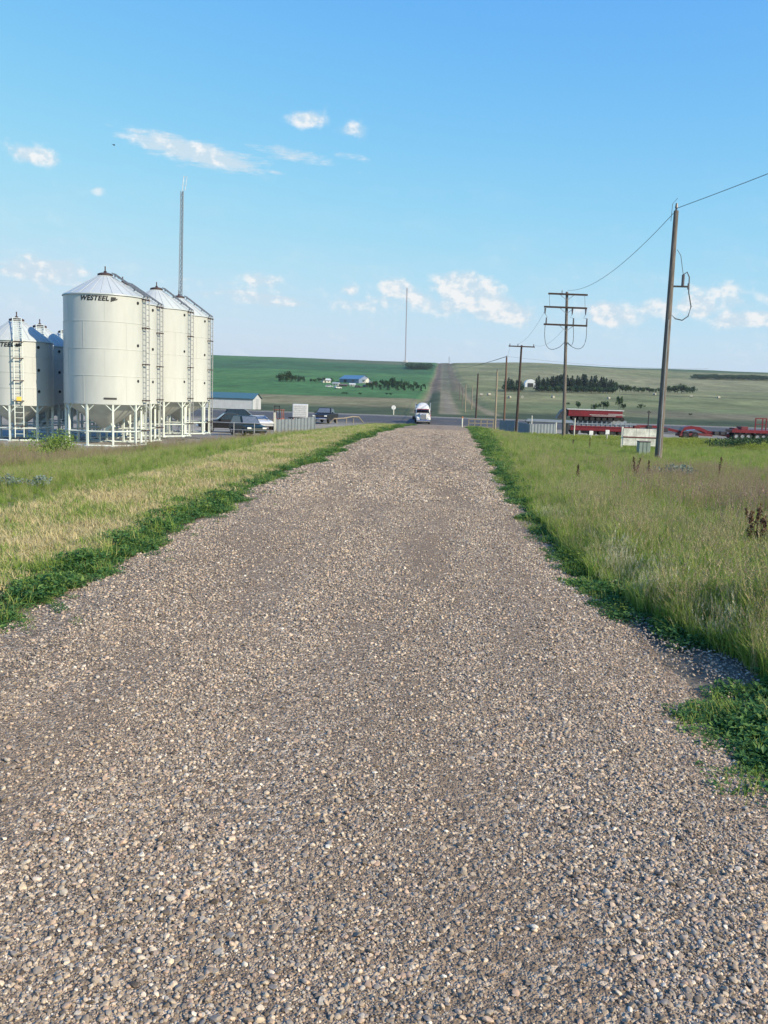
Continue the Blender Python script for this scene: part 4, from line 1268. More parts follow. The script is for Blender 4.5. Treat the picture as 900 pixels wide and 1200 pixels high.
# ------------------------------------------------------------------ vehicles
rub = mat('tyre_rubber', (.018, .018, .018), .85)
chrome = mat('chrome', (.65, .66, .68), .18, 1.0, var=.03)
lampm = mat('lamp_glass', (.80, .80, .76), .15)
redlamp = mat('red_lamp', (.45, .02, .02), .25)
red = mat('red_paint', (.17, .012, .018), .42, var=.15, scale=1.5)
redd = mat('red_paint_dusty', (.15, .025, .028), .7, var=.2, scale=1.5)


def wheel(t, x, y, R, w_, side, rimm=None):
    o = MB().lathe([(R * .55, -w_ / 2), (R * .93, -w_ / 2), (R, -w_ / 2 * .7), (R, w_ / 2 * .7), (R * .93, w_ / 2), (R * .55, w_ / 2)], 20)
    M = Matrix.Rotation(pi / 2, 4, 'X')
    o.v = [tuple(M @ Vector(p) + Vector((x, y, R))) for p in o.v]
    wo = o.build('wheel', rub, t, True)
    c = MB().cyl((x, y - w_ * .42, R), (x, y + w_ * .42, R), R * .56, n=14); c.build('rim', rimm or chrome, wo)


def pickup(loc, rz, colm, label, group=None, cap=False):
    t = thing('pickup_truck', loc, rz, label, 'pickup truck', group)
    mb = MB()
    lo = [(-2.75, .48), (-2.78, .95), (-2.72, 1.12), (-.95, 1.14), (.95, 1.16), (2.45, 1.06), (2.72, .92), (2.75, .50), (2.2, .42), (-2.2, .42)]
    mb.prism(lo, -.95, .95); mb.build('body', colm, t, bevel=.05)
    V = []; pr = [(-1.0, 1.12), (-.82, 1.80), (.25, 1.82), (1.05, 1.14)]
    V = [(x, -.92 if z < 1.3 else -.74, z) for x, z in pr] + [(x, .92 if z < 1.3 else .74, z) for x, z in pr]
    MB().add(V, [(0, 1, 2, 3), (7, 6, 5, 4), (0, 4, 5, 1), (1, 5, 6, 2), (2, 6, 7, 3), (3, 7, 4, 0)]).build('cab', colm, t, bevel=.04)
    MB().add([(.36, -.66, 1.74), (.36, .66, 1.74), (.98, .80, 1.22), (.98, -.80, 1.22)], [(0, 1, 2, 3)]).build('windshield', mat('sky_glass', (.14, .17, .20), .12, .2), t, xf=Matrix.Translation((.03, 0, .02)))
    for s_ in (-1, 1):
        MB().add([(-.78, s_ * .785, 1.72), (.2, s_ * .785, 1.72), (.82, s_ * .925, 1.22), (-.9, s_ * .925, 1.22)], [(0, 1, 2, 3)]).build('side_window', glassd, t)
        MB().box((2.74, s_ * .72, .88), (.08, .32, .17), bev=.02).build('headlight', lampm, t)
        MB().box((-2.78, s_ * .82, .92), (.05, .16, .32)).build('tail_light', redlamp, t)
        MB().box((.75, s_ * 1.08, 1.25), (.12, .2, .16), bev=.03).build('mirror', black, t)
    MB().box((2.77, 0, .86), (.06, 1.0, .26)).build('grille', dark, t)
    MB().box((2.84, 0, .55), (.16, 1.85, .2), bev=.04).build('bumper', chrome, t)
    if cap: MB().prism([(-2.7, 1.15), (-2.6, 1.72), (-1.1, 1.76), (-1.05, 1.15)], -.86, .86).build('canopy', mat('cap_white', (.7, .7, .7), .4), t, bevel=.05)
    for x in (-1.75, 1.75):
        for s_ in (-1, 1): wheel(t, x, s_ * .86, .39, .26, s_)
    return t


def car(loc, rz, colm, label, group=None, hh=1.0, suv=True):
    t = thing('parked_car', loc, rz, label, 'car', group)
    lo = [(-2.3, .42), (-2.36, .85), (-2.2, 1.0 * hh), (-1.2, 1.02 * hh), (.9, 1.0 * hh), (2.1, .88 * hh), (2.32, .70), (2.32, .38), (1.9, .28), (-1.9, .28)]
    MB().prism(lo, -.92, .92).build('body', colm, t, bevel=.06)
    pr = [(-2.1, .98 * hh), (-1.75, 1.66 * hh), (.1, 1.70 * hh), (1.0, .99 * hh)] if suv else [(-1.75, .98 * hh), (-1.0, 1.40 * hh), (.1, 1.42 * hh), (1.1, .97 * hh)]
    V = [(x, -.88 if z < 1.1 * hh else -.68, z) for x, z in pr] + [(x, .88 if z < 1.1 * hh else .68, z) for x, z in pr]
    MB().add(V, [(0, 1, 2, 3), (7, 6, 5, 4), (0, 4, 5, 1), (1, 5, 6, 2), (2, 6, 7, 3), (3, 7, 4, 0)]).build('cabin', colm, t, bevel=.05)
    zt = pr[2][1] - .08
    MB().add([(.2, -.6, zt), (.2, .6, zt), (.95, .76, 1.06 * hh), (.95, -.76, 1.06 * hh)], [(0, 1, 2, 3)]).build('windshield', MATS['sky_glass'] if 'sky_glass' in MATS else glassd, t, xf=Matrix.Translation((.04, 0, .03)))
    for s_ in (-1, 1):
        MB().add([(pr[1][0] + .1, s_ * .735, zt), (.1, s_ * .735, zt), (.8, s_ * .885, 1.05 * hh), (pr[0][0] + .15, s_ * .885, 1.05 * hh)], [(0, 1, 2, 3)]).build('side_window', glassd, t)
        MB().box((2.29, s_ * .68, .72), (.1, .36, .14), bev=.02).build('headlight', lampm, t)
        MB().box((-2.34, s_ * .76, .84), (.05, .2, .2)).build('tail_light', redlamp, t)
    for x in (-1.42, 1.42):
        for s_ in (-1, 1): wheel(t, x, s_ * .84, .35, .24, s_)
    return t


def place(px, py, Y, dz=0.):
    q = at(px, py, Y); return (q.x, Y, h(q.x, Y) + dz)


blk = mat('car_black', (.010, .010, .012), .4, spec=.4); grn = mat('car_dark_green', (.010, .022, .018), .35, spec=.4); wht = mat('car_white', (.56, .57, .58), .3)
blu = mat('car_navy', (.018, .026, .05), .28, spec=.6)
q = place(381, 498, 108, .03); pickup(q, radians(-97), blk, 'black pickup truck facing the camera with bright windshield right of the panel fence')
q = place(267, 509, 84, .03); pickup(q, radians(200), blk, 'black pickup truck parked beside the last grain bin', 'cars parked beside the bins')
q = place(290, 511, 77, .0); car(q, radians(-58), grn, 'dark green car behind the low rail, nearest the camera', 'cars parked beside the bins')
q = place(285, 502, 96, .03); car(q, radians(10), blk, 'black sport utility car parked behind the dark green car', 'cars parked beside the bins', 1.08)
q = place(303, 502, 92, .03); car(q, radians(-62), wht, 'white car with bright hood left of the panel fence', 'cars parked beside the bins', .95, False)

# white box truck behind the fence
q = place(352, 494, 100, .03); t = thing('box_truck', q, radians(97), 'white box truck standing behind the corrugated panel fence', 'truck'); t.scale = (.78, .78, .78)
MB().box((-.8, 0, 1.95), (3.9, 2.1, 2.2), bev=.06).build('cargo_box', wht, t)
MB().prism([(1.2, .5), (1.2, 1.95), (2.0, 1.95), (2.5, 1.3), (3.2, 1.15), (3.25, .5)], -.98, .98).build('cab', wht, t, bevel=.05)
MB().box((.0, 0, .6), (5.6, .9, .2)).build('chassis', dark, t)
rd_ = MB()
for k in range(7): rd_.box((-2.77, 0, 1.1 + k * .27), (.03, 1.8, .02))
rd_.box((-2.78, 0, .86), (.05, 2.0, .07)).build('roller_door', galv, t)
for s_ in (-1, 1): MB().box((-2.79, s_ * .9, .98), (.05, .16, .12)).build('tail_light', redlamp, t)
MB().add([(2.06, -.8, 1.85), (2.06, .8, 1.85), (2.48, .84, 1.36), (2.48, -.84, 1.36)], [(0, 1, 2, 3)]).build('windshield', glassd, t, xf=Matrix.Translation((.03, 0, .02)))
for s_ in (-1, 1): MB().box((3.26, s_ * .7, .8), (.06, .3, .18)).build('headlight', lampm, t)
for x in (-1.8, 2.3):
    for s_ in (-1, 1): wheel(t, x, s_ * .86, .42, .28, s_)

# black slatted rack on a trailer in front of it
q = place(347, 499, 90, 0); t = thing('rack_trailer', q, 0, 'black trailer with slanted rack bars behind the panel fence', 'trailer')
MB().box((0, 0, .72), (1.9, 1.3, .14)).build('deck', dark, t)
for k in range(7): MB().tube([(-.85 + k * .26, .1, .8), (-.60 + k * .26, .1, 1.42)], .06, 4).build('rack_bar', black, t)
MB().box((.12, .1, 1.45), (1.9, .12, .09)).build('top_rail', black, t)
for s_ in (-1, 1):
    wheel(t, -.2, s_ * .75, .32, .2, s_)
# orange-brown lifting machine
q = place(326.5, 500, 92, 0); t = thing('forklift', q, 0, 'small rusty orange forklift left of the white box truck', 'forklift')
org = mat('machine_orange', (.30, .10, .05), .6, var=.3, scale=2)
MB().box((0, 0, .85), (.95, 1.9, .7), bev=.08).build('body', org, t)
MB().box((-.25, -1.05, 1.35), (.08, .1, 2.3)).box((.25, -1.05, 1.35), (.08, .1, 2.3)).box((0, -1.05, 2.45), (.6, .1, .1)).build('lift_mast', dark, t)
cg_ = MB()
for sx_ in (-.42, .42):
    for sy_ in (-.5, .6): cg_.tube([(sx_, sy_, 1.2), (sx_ * .9, sy_ * .9, 2.05)], .04, 4)
cg_.box((0, .05, 2.08), (.95, 1.3, .07)); cg_.build('cage', org, t)
for y in (-.65, .65):
    for s_ in (-1, 1):
        MB().cyl((s_ * .38, y, .36), (s_ * .56, y, .36), .36, n=14).build('wheel', rub, t)

# highway truck
q = place(495, 496.5, 157, .10); t = thing('semi_truck', q, radians(-86), 'white semi truck with chrome grille and rounded white fairing on the highway', 'semi truck')
cw_ = mat('truck_white', (.62, .62, .61), .3)
MB().prism([(.7, 1.0), (.7, 1.75), (1.0, 1.85), (2.6, 1.72), (2.75, 1.5), (2.75, .8), (1.6, .8)], -.62, .62).build('hood', cw_, t, bevel=.08)
MB().prism([(-1.9, .9), (-1.9, 2.6), (.35, 2.6), (.78, 1.8), (.78, .9)], -1.2, 1.2).build('cab', cw_, t, bevel=.1)
fv = MB(); P = []
prf = [(-1.9, 3.55), (-1.0, 3.60), (-.2, 3.3), (.2, 2.9), (.4, 2.56)]
for x, z in prf:
    P.append([(x, 1.12 * cos(a), 2.5 + (z - 2.5) * max(0, sin(a))**.7) for a in np.linspace(0, pi, 13)])
V = [p for r_ in P for p in r_]
fv.add(V, [(i * 13 + j, i * 13 + j + 1, (i + 1) * 13 + j + 1, (i + 1) * 13 + j) for i in range(4) for j in range(12)] + [tuple(range(13))])
fv.build('roof_fairing', cw_, t, True)
MB().add([(.42, -1.0, 2.46), (.42, 1.0, 2.46), (.80, 1.08, 1.86), (.80, -1.08, 1.86)], [(0, 1, 2, 3)]).build('windshield', glassd, t, xf=Matrix.Translation((.03, 0, .02)))
MB().box((.95, 0, 2.50), (.5, 2.2, .06)).build('sun_visor', redlamp, t)
gr_ = MB(); gr_.box((2.79, 0, 1.2), (.06, .95, .95), bev=.03)
for k in range(7): gr_.box((2.83, -.39 + k * .13, 1.2), (.03, .04, .86))
gr_.build('grille', chrome, t)
MB().box((2.85, 0, .52), (.25, 2.35, .36), bev=.08).build('bumper', chrome, t)
for s_ in (-1, 1):
    MB().prism([(1.2, .62), (1.3, 1.18), (1.9, 1.36), (2.55, 1.2), (2.72, .7)], s_ * .62 if s_ > 0 else -1.18, 1.18 if s_ > 0 else -.62).build('fender', cw_, t, bevel=.05)
    MB().box((2.66, s_ * .92, .98), (.2, .36, .26), bev=.05).build('headlight', lampm, t)
    MB().cyl((-.2, s_ * 1.28, 1.2), (-.2, s_ * 1.28, 3.6), .09, n=10).build('exhaust_stack', chrome, t)
    MB().box((.95, s_ * 1.42, 2.1), (.1, .18, .55), bev=.03).tube([(.7, s_ * 1.15, 2.2), (.95, s_ * 1.4, 2.2)], .025, 5).build('mirror', dark, t)
    wheel(t, 2.0, s_ * 1.0, .5, .3, s_)
    for x in (-2.6, -3.9): wheel(t, x, s_ * .95, .5, .5, s_)
MB().box((-2.4, 0, .85), (4.6, .95, .28)).build('chassis', dark, t)
MB().box((-9.2, .75, 1.25), (13.2, 2.4, .5), rz=-.06, bev=.05).build('trailer_deck', mat('flatbed_red', (.35, .02, .03), .5), t)
MB().box((-2.95, 0, 2.2), (.1, 2.2, 2.2)).build('headache_rack', dark, t)
for x in (-13.4, -14.7):
    for s_ in (-1, 1): wheel(t, x, s_ * .95, .5, .5, s_)

# ------------------------------------------------------------------ heavy red trailers parked in the right-hand yard
def red_trailer_stack():
    Y = 112.0; q0 = at(665, 512, Y); q1 = at(737, 512, Y); L_ = q1.x - q0.x; gz = h((q0.x + q1.x) / 2, Y)
    z = lambda py, px=700: at(px, py, Y).z - gz
    t = thing('lowboy_trailer', ((q0.x + q1.x) / 2, Y, gz), 0, 'dark red heavy trailer with grey rack carrying a second red deck behind the white board', 'trailer', 'heavy red trailers parked in the yard')
    MB().box((.1, 0, z(502)), (L_, 2.7, .62), bev=.05).box((.1, -1.37, z(502) + .22), (L_, .06, .12)).build('frame', red, t)
    rk = MB(); rk.box((.3, -1.3, z(496.4)), (L_ + .6, .1, .1)); rk.box((.3, 1.3, z(496.4)), (L_ + .6, .1, .1)); rk.box((.1, 0, z(498)), (L_, 2.5, .3)); rk.box((.1, .9, z(494.5)), (L_ * .9, .5, .45))
    for k in range(13): rk.box((-L_ / 2 + .4 + k * L_ / 13, -1.3, z(497)), (.09, .09, .7)); rk.tube([(-L_ / 2 + .4 + k * L_ / 13, -1.3, z(499)), (-L_ / 2 + .4 + (k + 1) * L_ / 13, -1.3, z(495))], .035, 4)
    rk.build('rack', mat('rack_grey', (.30, .34, .38), .5, .3, var=.25), t)
    for k in range(4):
        for s_ in (-1, 1):
            x = L_ / 2 - 4.6 + k * 1.15; wheel(t, x, s_ * 1.05, .46, .45, s_, dark)
    for s_ in (-1, 1): wheel(t, -L_ / 2 + .7, s_ * 1.05, .46, .45, s_, dark)
    MB().box((-L_ / 2 + 2.2, 0, .45), (1.0, 2.2, .5), bev=.04).build('tool_box', dark, t)
    # the second deck resting on the rack
    q2 = at(660, 490, Y); q3 = at(727, 490, Y); Lb = q3.x - q2.x; zb = z(493.0)
    u = thing('trailer_deck', ((q2.x + q3.x) / 2, Y, gz + zb), 0, 'red trailer deck with pale top edge stacked on the grey rack', 'trailer deck', 'heavy red trailers parked in the yard')
    MB().box((.2, 0, .85), (Lb - .4, 2.5, .78), bev=.05).build('side_beam', red, u)
    MB().box((.2, 0, 1.30), (Lb - .1, 2.6, .12), bev=.02).build('top_plate', mat('deck_pale', (.52, .52, .50), .6), u)
    st = MB(); st.box((1.6, -1.27, .72), (4.2, .03, .05)); st.box((1.2, -1.27, .58), (2.9, .03, .04)); st.box((2.6, -1.27, .86), (1.7, .03, .05)); st.build('stripe', mat('deck_pale', (.5, .5, .5)), u)
    MB().prism([(-Lb / 2 - .9, .1), (-Lb / 2 - .5, .9), (-Lb / 2, 1.35), (-Lb / 2 + .3, 1.35), (-Lb / 2 + .3, .1)], -1.15, 1.15).build('nose', dark, u)
    for k in range(9):
        for s_ in (-1, 1):
            wo = MB().cyl((-Lb / 2 + 1.2 + k * .72, s_ * 1.0 - .15, .26), (-Lb / 2 + 1.2 + k * .72, s_ * 1.0 + .15, .26), .26, n=12).build('wheel', rub, u)


red_trailer_stack()


def beam(mb, Y, pts_, gx, gz, th, y0, y1):
    P = [(at(px, py, Y).x - gx, at(px, py, Y).z - gz) for px, py in pts_]
    poly = P + [(x, z - th) for x, z in reversed(P)]
    mb.prism(poly[::-1], y0, y1)


Y = 118.0
gx = at(795, 512, Y).x; gz = h(gx, Y)
t = thing('trailer_dolly', (gx, Y, gz), 0, 'long red trailer neck with an arched dolly between the pole and the wheeled trailer', 'trailer', 'heavy red trailers parked in the yard')
mb = MB(); beam(mb, Y, [(733, 500), (745, 497.8), (768, 498.6), (785, 502), (798, 505)], gx, gz, .32, -.5, .5); mb.build('drawbar', red, t)
mb = MB(); beam(mb, Y, [(796, 505.5), (800, 500.5), (808, 498.8), (818, 500.4), (826, 504.0)], gx, gz, .42, -.9, .9); mb.build('arch', red, t)
mb = MB(); beam(mb, Y, [(794, 508), (812, 507), (832, 508.5)], gx, gz, .30, -1.1, 1.1); mb.build('deck', redd, t)
mb = MB(); beam(mb, Y, [(824, 503.6), (835, 506), (852, 508.2), (854, 510)], gx, gz, .38, -.45, .45); mb.build('drawbar', red, t)
for px_, w__ in ((745, .8), (760, .55), (778, .7), (838, .6), (846, .8)): MB().box((at(px_, 503, Y).x - gx, -.1, at(px_, 503.5 + (4 if px_ > 830 else 0) - (3 if px_ < 765 else 0), Y).z - gz), (w__, 1.5, .5), bev=.05).build('gear_box', redd if px_ % 2 else dark, t)
mb = MB(); x_ = at(806, 504, Y).x - gx; mb.cyl((x_ - .5, -1.0, at(806, 504.5, Y).z - gz), (x_ + .6, -1.0, at(806, 503.4, Y).z - gz), .12, n=8); mb.build('hydraulic_ram', chrome, t)
for px in (801, 812):
    for s_ in (-1, 1): wheel(t, at(px, 510, Y).x - gx, s_ * .95, .42, .4, s_, dark)

gx = at(880, 514, Y).x; gz = h(gx, Y)
t = thing('lowboy_trailer', (gx, Y, gz), 0, 'red wheeled trailer with upright red end frame at the right edge', 'trailer', 'heavy red trailers parked in the yard')
x0_ = at(853, 514, Y).x - gx
MB().box((x0_ + 5.2, 0, 1.12), (10.4, 2.6, .42), bev=.05).build('frame', red, t)
MB().box((x0_ + 1.7, 0, 1.50), (.9, 1.9, .42), bev=.05).box((x0_ + .6, 0, 1.42), (.5, 1.9, .2), bev=.05).build('winch_box', redd, t)
ef = MB(); xa = at(885, 500, Y).x - gx; xb = at(897.5, 500, Y).x - gx; zt = at(890, 490.5, Y).z - gz
for x in (xa, (xa + xb) / 2 + .2, xb): ef.box((x, 0, (zt + 1.3) / 2), (.13, .13, zt - 1.3))
ef.box(((xa + xb) / 2, 0, zt), (xb - xa + .12, .14, .12)); ef.box(((xa + xb) / 2, 0, zt - .75), (xb - xa, .1, .08)); ef.build('end_frame', red, t)
for px in (859.5, 866.5, 873.5, 884, 891, 898):
    for s_ in (-1, 1): wheel(t, at(px, 514, Y).x - gx, s_ * .95, .45, .42, s_, galv)

# ------------------------------------------------------------------ white board, utility box, posts
Y = 46.0
pw = mat('board_white', (.66, .65, .60), .75, var=.25, scale=3, col2=(.36, .36, .31)); woodw = mat('post_white', (.66, .64, .56), .7)
q = at(752, 527, Y); gz = h(q.x, Y)
t = thing('notice_board', (q.x, Y, gz), 0, 'weathered white board with a red stripe behind the utility box', 'board')
xl = at(730, 512, Y).x - q.x; xr = at(776, 512, Y).x - q.x; zt = at(752, 502.5, Y).z - gz; zb = at(752, 522.5, Y).z - gz; zm = at(752, 512.6, Y).z - gz
pn = MB()
for k in range(3):
    a_ = xl + (xr - xl) * k / 3; b_ = xl + (xr - xl) * (k + 1) / 3
    pn.box(((a_ + b_) / 2, 0, (zt + zb) / 2), (b_ - a_ - .015, .03, zt - zb))
pn.build('panel', pw, t)
MB().box(((xl + xr) / 2, -.03, zm), (xr - xl, .03, .05)).build('stripe', redd, t)
for x in (xl - .03, (xl + xr) / 2 + .9, xr): MB().box((x, .05, zt / 2), (.09, .09, zt + .12)).build('post', woodw, t)
q = at(753.5, 533, 40); gz = h(q.x, 40)
t = thing('utility_box', (q.x, 40, gz), .06, 'grey green metal utility box in the grass beside the service pole', 'utility box')
gg = mat('box_green', (.22, .28, .25), .5, var=.1)
hh_ = at(753, 517.5, 40).z - gz
MB().box((0, 0, hh_ / 2), (.50, .40, hh_), bev=.015).build('body', gg, t)
MB().box((0, 0, hh_ + .012), (.54, .46, .035), bev=.01).build('lid', mat('box_lid', (.16, .12, .11), .6), t)
for x in (-.08, .09): MB().box((x, -.203, hh_ / 2), (.012, .012, hh_ * .92)).build('rib', dark, t)
Y = 52.0; q = at(758, 520, Y); gz = h(q.x, Y)
o = MB().tube([(0, 0, -.1), (0, 0, at(758.5, 481, Y).z - gz)], .035, 6).box((0, 0, at(758.5, 483, Y).z - gz), (.2, .05, .06)).build('metal_post', dark); o.location = (q.x, Y, gz)
tag(o, 'thin dark metal post rising behind the white board', 'post')


def post(px, pyt, pyb, Y, r_, m_, name, label, cat, head=None):
    q = at(px, pyb, Y); gz = h(q.x, Y); zt_ = at(px, pyt, Y).z - gz
    t = thing(name, (q.x, Y, gz), 0, label, cat)
    MB().tube([(0, 0, -.1), (0, 0, zt_)], r_, 8).build('post', m_, t)
    if head: head(t, zt_)
    return t


def disc(t, z): MB().cyl((0, -.05, z - .1), (0, -.09, z - .1), .48, n=20).build('sign_face', mat('sign_white', (.82, .82, .80), .4), t)
def org_top(t, z): MB().cyl((0, 0, z - .14), (0, 0, z + .02), .10, n=8).build('reflector_band', mat('marker_orange', (.55, .16, .05), .5), t)
def plate(t, z): MB().box((0, -.05, z - .15), (.28, .03, .32), bev=.01).build('sign_face', mat('sign_white', (.8, .8, .8)), t)


post(461, 477, 489, 196, .12, woodw, 'road_sign', 'small round white sign seen on the far side of the highway', 'sign', disc)
post(541.3, 488.5, 502.5, 108, .08, woodw, 'marker_post', 'white marker post with orange top at the end of the lane', 'marker post', org_top)
post(711, 504, 518, 66, .035, woodw, 'marker_post', 'short white marker with small plate before the red trailers', 'marker post', plate)
post(692, 505, 518, 67, .05, woodw, 'marker_post', 'stubby white marker left of the one with a plate', 'marker post', plate)
post(672.5, 490, 513, 78, .05, woodw, 'marker_post', 'slim white post directly right of the three crossarm pole', 'marker post')
post(651, 495, 512, 79, .05, woodw, 'marker_post', 'slim white post at the right end of the grey panel fence', 'marker post')
post(622.5, 487, 506, 92, .05, woodw, 'marker_post', 'thin white post rising above the left part of the grey panel fence', 'marker post')
post(671, 515, 529, 46, .03, wood_d, 'stake', 'thin stake among the flowering weeds below the three crossarm pole', 'stake')

# ------------------------------------------------------------------ panel fences
cor = mat('corrugated_grey', (.20, .235, .27), .55, .1, var=.1, scale=2)


def corr(mb, p, q, z0p, z1p, z0q, z1q, per=.32, dep=.05):
    p = Vector(p); q = Vector(q); d = q - p; L_ = d.length; n_ = Vector((-d.y, d.x, 0)).normalized(); k = int(L_ / per * 4)
    V = []
    for i in range(k + 1):
        t_ = i / k; o = n_ * dep * (0, 1, 1, 0)[i % 4]; b_ = p.lerp(q, t_) + o
        V.append((b_.x, b_.y, z0p + (z0q - z0p) * t_)); V.append((b_.x, b_.y, z1p + (z1q - z1p) * t_))
    mb.add(V, [(2 * i, 2 * i + 2, 2 * i + 3, 2 * i + 1) for i in range(k)])


def panel_fence(seg, label, m_=None):
    o0 = seg[0]; q = at(o0[0], o0[2], o0[3]); org_ = Vector((q.x, o0[3], h(q.x, o0[3])))
    t = thing('panel_fence', org_, 0, label, 'fence'); pts_ = []
    for (px, pt, pb, Y) in seg:
        a_ = at(px, pb, Y); gz = h(a_.x, Y); pts_.append((Vector((a_.x, Y, 0)) - Vector((org_.x, org_.y, 0)), gz - org_.z - .05, at(px, pt, Y).z - org_.z))
    for (a_, z0, z1), (b_, y0, y1) in zip(pts_[:-1], pts_[1:]):
        mb = MB(); corr(mb, a_, b_, z0, z1, y0, y1)
        po = mb.build('panel', m_ or cor, t); md = po.modifiers.new('thick', 'SOLIDIFY'); md.thickness = .012
        MB().tube([a_ + Vector((0, .1, z1 - .06)), b_ + Vector((0, .1, y1 - .06))], .035, 4).build('rail', galv, t)
    for a_, z0, z1 in pts_: MB().box((a_.x, a_.y + .12, (z0 + z1) / 2 + .05), (.09, .09, z1 - z0 + .1)).build('post', galv, t)


panel_fence([(323, 491.5, 512, 79), (346, 491.0, 511, 80), (368.5, 488, 511, 81)], 'pale corrugated metal panel fence left of the lane in front of the box truck')
panel_fence([(585.5, 492.5, 505, 98), (602, 493, 507, 97)], 'short blue grey metal panel fence between the tan and dark poles')
panel_fence([(606.5, 494.5, 513, 86), (620, 497, 515, 83), (650, 497, 515, 84)], 'long blue grey metal panel fence right of the dark crossarm pole')
q = at(640, 505, 94); gz = h(q.x, 94); t = thing('pipe_rack', (q.x, 94, gz), 0, 'stack of blue grey pipes resting on stands behind the long panel fence', 'pipe rack')
for k in range(5): MB().cyl((-2.1 + .2 * (k % 2), .3 * k, 1.35 + .12 * (k % 2)), (2.7, .3 * k, 1.32 + .12 * (k % 2)), .11, n=10).build('pipe', cor, t)
for x in (-1.8, 2.2): MB().box((x, .6, .6), (.12, 1.6, 1.25)).build('stand', dark, t)

# low pipe rail by the cars
q0 = at(246, 509, 72); gz = h(q0.x, 72)
t = thing('pipe_rail', (q0.x, 72, gz), 0, 'low thin pipe rail in front of the parked cars', 'rail')
xs_ = [at(px, 500, 72).x - q0.x for px in (246, 274, 298, 321)]
for x in xs_: MB().tube([(x, 0, -.1), (x, 0, 1.15)], .045, 6).build('post', galv, t)
MB().tube([(x, 0, 1.1) for x in xs_], .04, 5).tube([(x, 0, .55) for x in xs_], .03, 5).build('rail', galv, t)
q0 = at(321.5, 512, 76); gz = h(q0.x, 76); o = MB().box((0, 0, 1.0), (.16, .16, 2.1)).build('fence_post', mat('post_white', (.6, .6, .5))); o.location = (q0.x, 76, gz)
tag(o, 'stout pale post at the left end of the corrugated panel fence', 'post')
# gate rails beyond the marker post
q0 = at(549, 500, 122); gz = h(q0.x, 122); t = thing('rail_fence', (q0.x, 122, gz), 0, 'short pale rail fence at the corner of the highway', 'fence')
xe_ = at(578, 500, 122).x - q0.x
for k in range(5): MB().box((xe_ * k / 4, 0, .6), (.12, .12, 1.3)).build('post', wood_l, t)
MB().box((xe_ / 2, -.08, 1.15), (xe_, .05, .12)).box((xe_ / 2, -.08, .65), (xe_, .05, .1)).build('rail', wood_l, t)
# culvert barrier left of the lane
q0 = at(386, 504, 104); gz = h(q0.x, 104); t = thing('pipe_barrier', (q0.x, 104, gz), 0, 'bent pale pipe barrier lying low beyond the left weeds', 'barrier')
x1 = at(420, 500, 108).x - q0.x
MB().tube([(0, 0, .15), (.5, 0, .7), (x1 * .5, 2, .75), (x1 * .8, 3, .95), (x1, 4, .9), (x1 + .6, 4, .2)], .07, 6).build('rail', wood_l, t)
for k in (.25, .6, .85): MB().tube([(x1 * k, 2.5 * k, -.1), (x1 * k, 2.5 * k, .75)], .06, 6).build('post', wood_l, t)
# dirt heap in the yard
# ------------------------------------------------------------------ long white shed
Y = 204.0
xl = at(205, 480, Y + 4).x; xr = at(296.5, 480, Y).x; gz = h(xr, Y)
t = thing('storage_shed', (xr, Y, gz), 0, 'long low white shed with blue green metal roof beyond the bins', 'shed')
zt = at(292, 466.8, Y).z - gz; zr = at(293, 460.5, Y + 3).z - gz; L_ = xr - xl; gw = 9.0
sw = mat('shed_white', (.50, .52, .55), .5, var=.05, scale=1, stretch=(1, 1, 1)); rf = mat('shed_roof', (.06, .14, .165), .5, .1, var=.1)
wl_ = MB().add([(-L_, 0, -.3), (0, 0, -.3), (0, gw, -.3), (-L_, gw, -.3), (-L_, 0, zt), (0, 0, zt), (0, gw, zt), (-L_, gw, zt), (0, gw / 2, zr - .04), (-L_, gw / 2, zr - .04)],
          [(0, 1, 5, 4), (1, 2, 6, 8, 5), (2, 3, 7, 6), (3, 0, 4, 9, 7)])
k = int(L_ / .45)
for i in range(k): wl_.box((-L_ + (i + .5) * L_ / k, -.015, (zt - .3) / 2), (.05, .03, zt + .25))
for i in range(14): wl_.box((.015, .25 + i * gw / 14, (zt - .3) / 2), (.03, .05, zt + .2))
wl_.build('wall', sw, t)
MB().add([(-L_ - .3, -.35, zt - .06), (.3, -.35, zt - .06), (.3, gw / 2, zr), (-L_ - .3, gw / 2, zr), (-L_ - .3, gw + .35, zt - .06), (.3, gw + .35, zt - .06)], [(0, 1, 2, 3), (3, 2, 5, 4)]).build('roof', rf, t).modifiers.new('thick', 'SOLIDIFY').thickness = .08
MB().box((.04, gw / 2, 1.2), (.05, 2.4, 2.4)).build('door', mat('door_grey', (.40, .42, .44), .5), t)
for x in (-.05, -L_): MB().box((x, -.03, (zt - .2) / 2), (.14, .06, zt + .1)).build('corner_trim', frame_w, t)

# ------------------------------------------------------------------ trees far away
bark = mat('bark', (.09, .07, .055), .9)
fir_l = leafmat('fir_leaf', [(.012, .034, .022), (.020, .050, .028), (.030, .065, .034)], .1)
dec_l = leafmat('broad_leaf', [(.022, .055, .022), (.036, .080, .030), (.06, .11, .042)], .2)


def fir_mesh(seed, hgt=1., w_=.28, n=420):
    r = random.Random(seed); mb = MB()
    for k in range(n):
        t_ = r.random()**.8; z = .07 + .93 * t_; rad = w_ * (1 - t_)**.8 * (1 + .25 * sin(t_ * 34 + seed)) * r.uniform(.3, 1.08) + .012
        a = r.uniform(0, 6.283); c = Vector((rad * cos(a), rad * sin(a), z)); d = Vector((cos(a), sin(a), -.35 + r.gauss(0, .25))).normalized(); l = .075 * (1.2 - .6 * t_)
        s_ = Vector((-sin(a), cos(a), r.gauss(0, .3))) * l * .5
        mb.add([c - d * l * .6 + s_, c - d * l * .6 - s_, c + d * l], [(0, 1, 2)])
    return mb


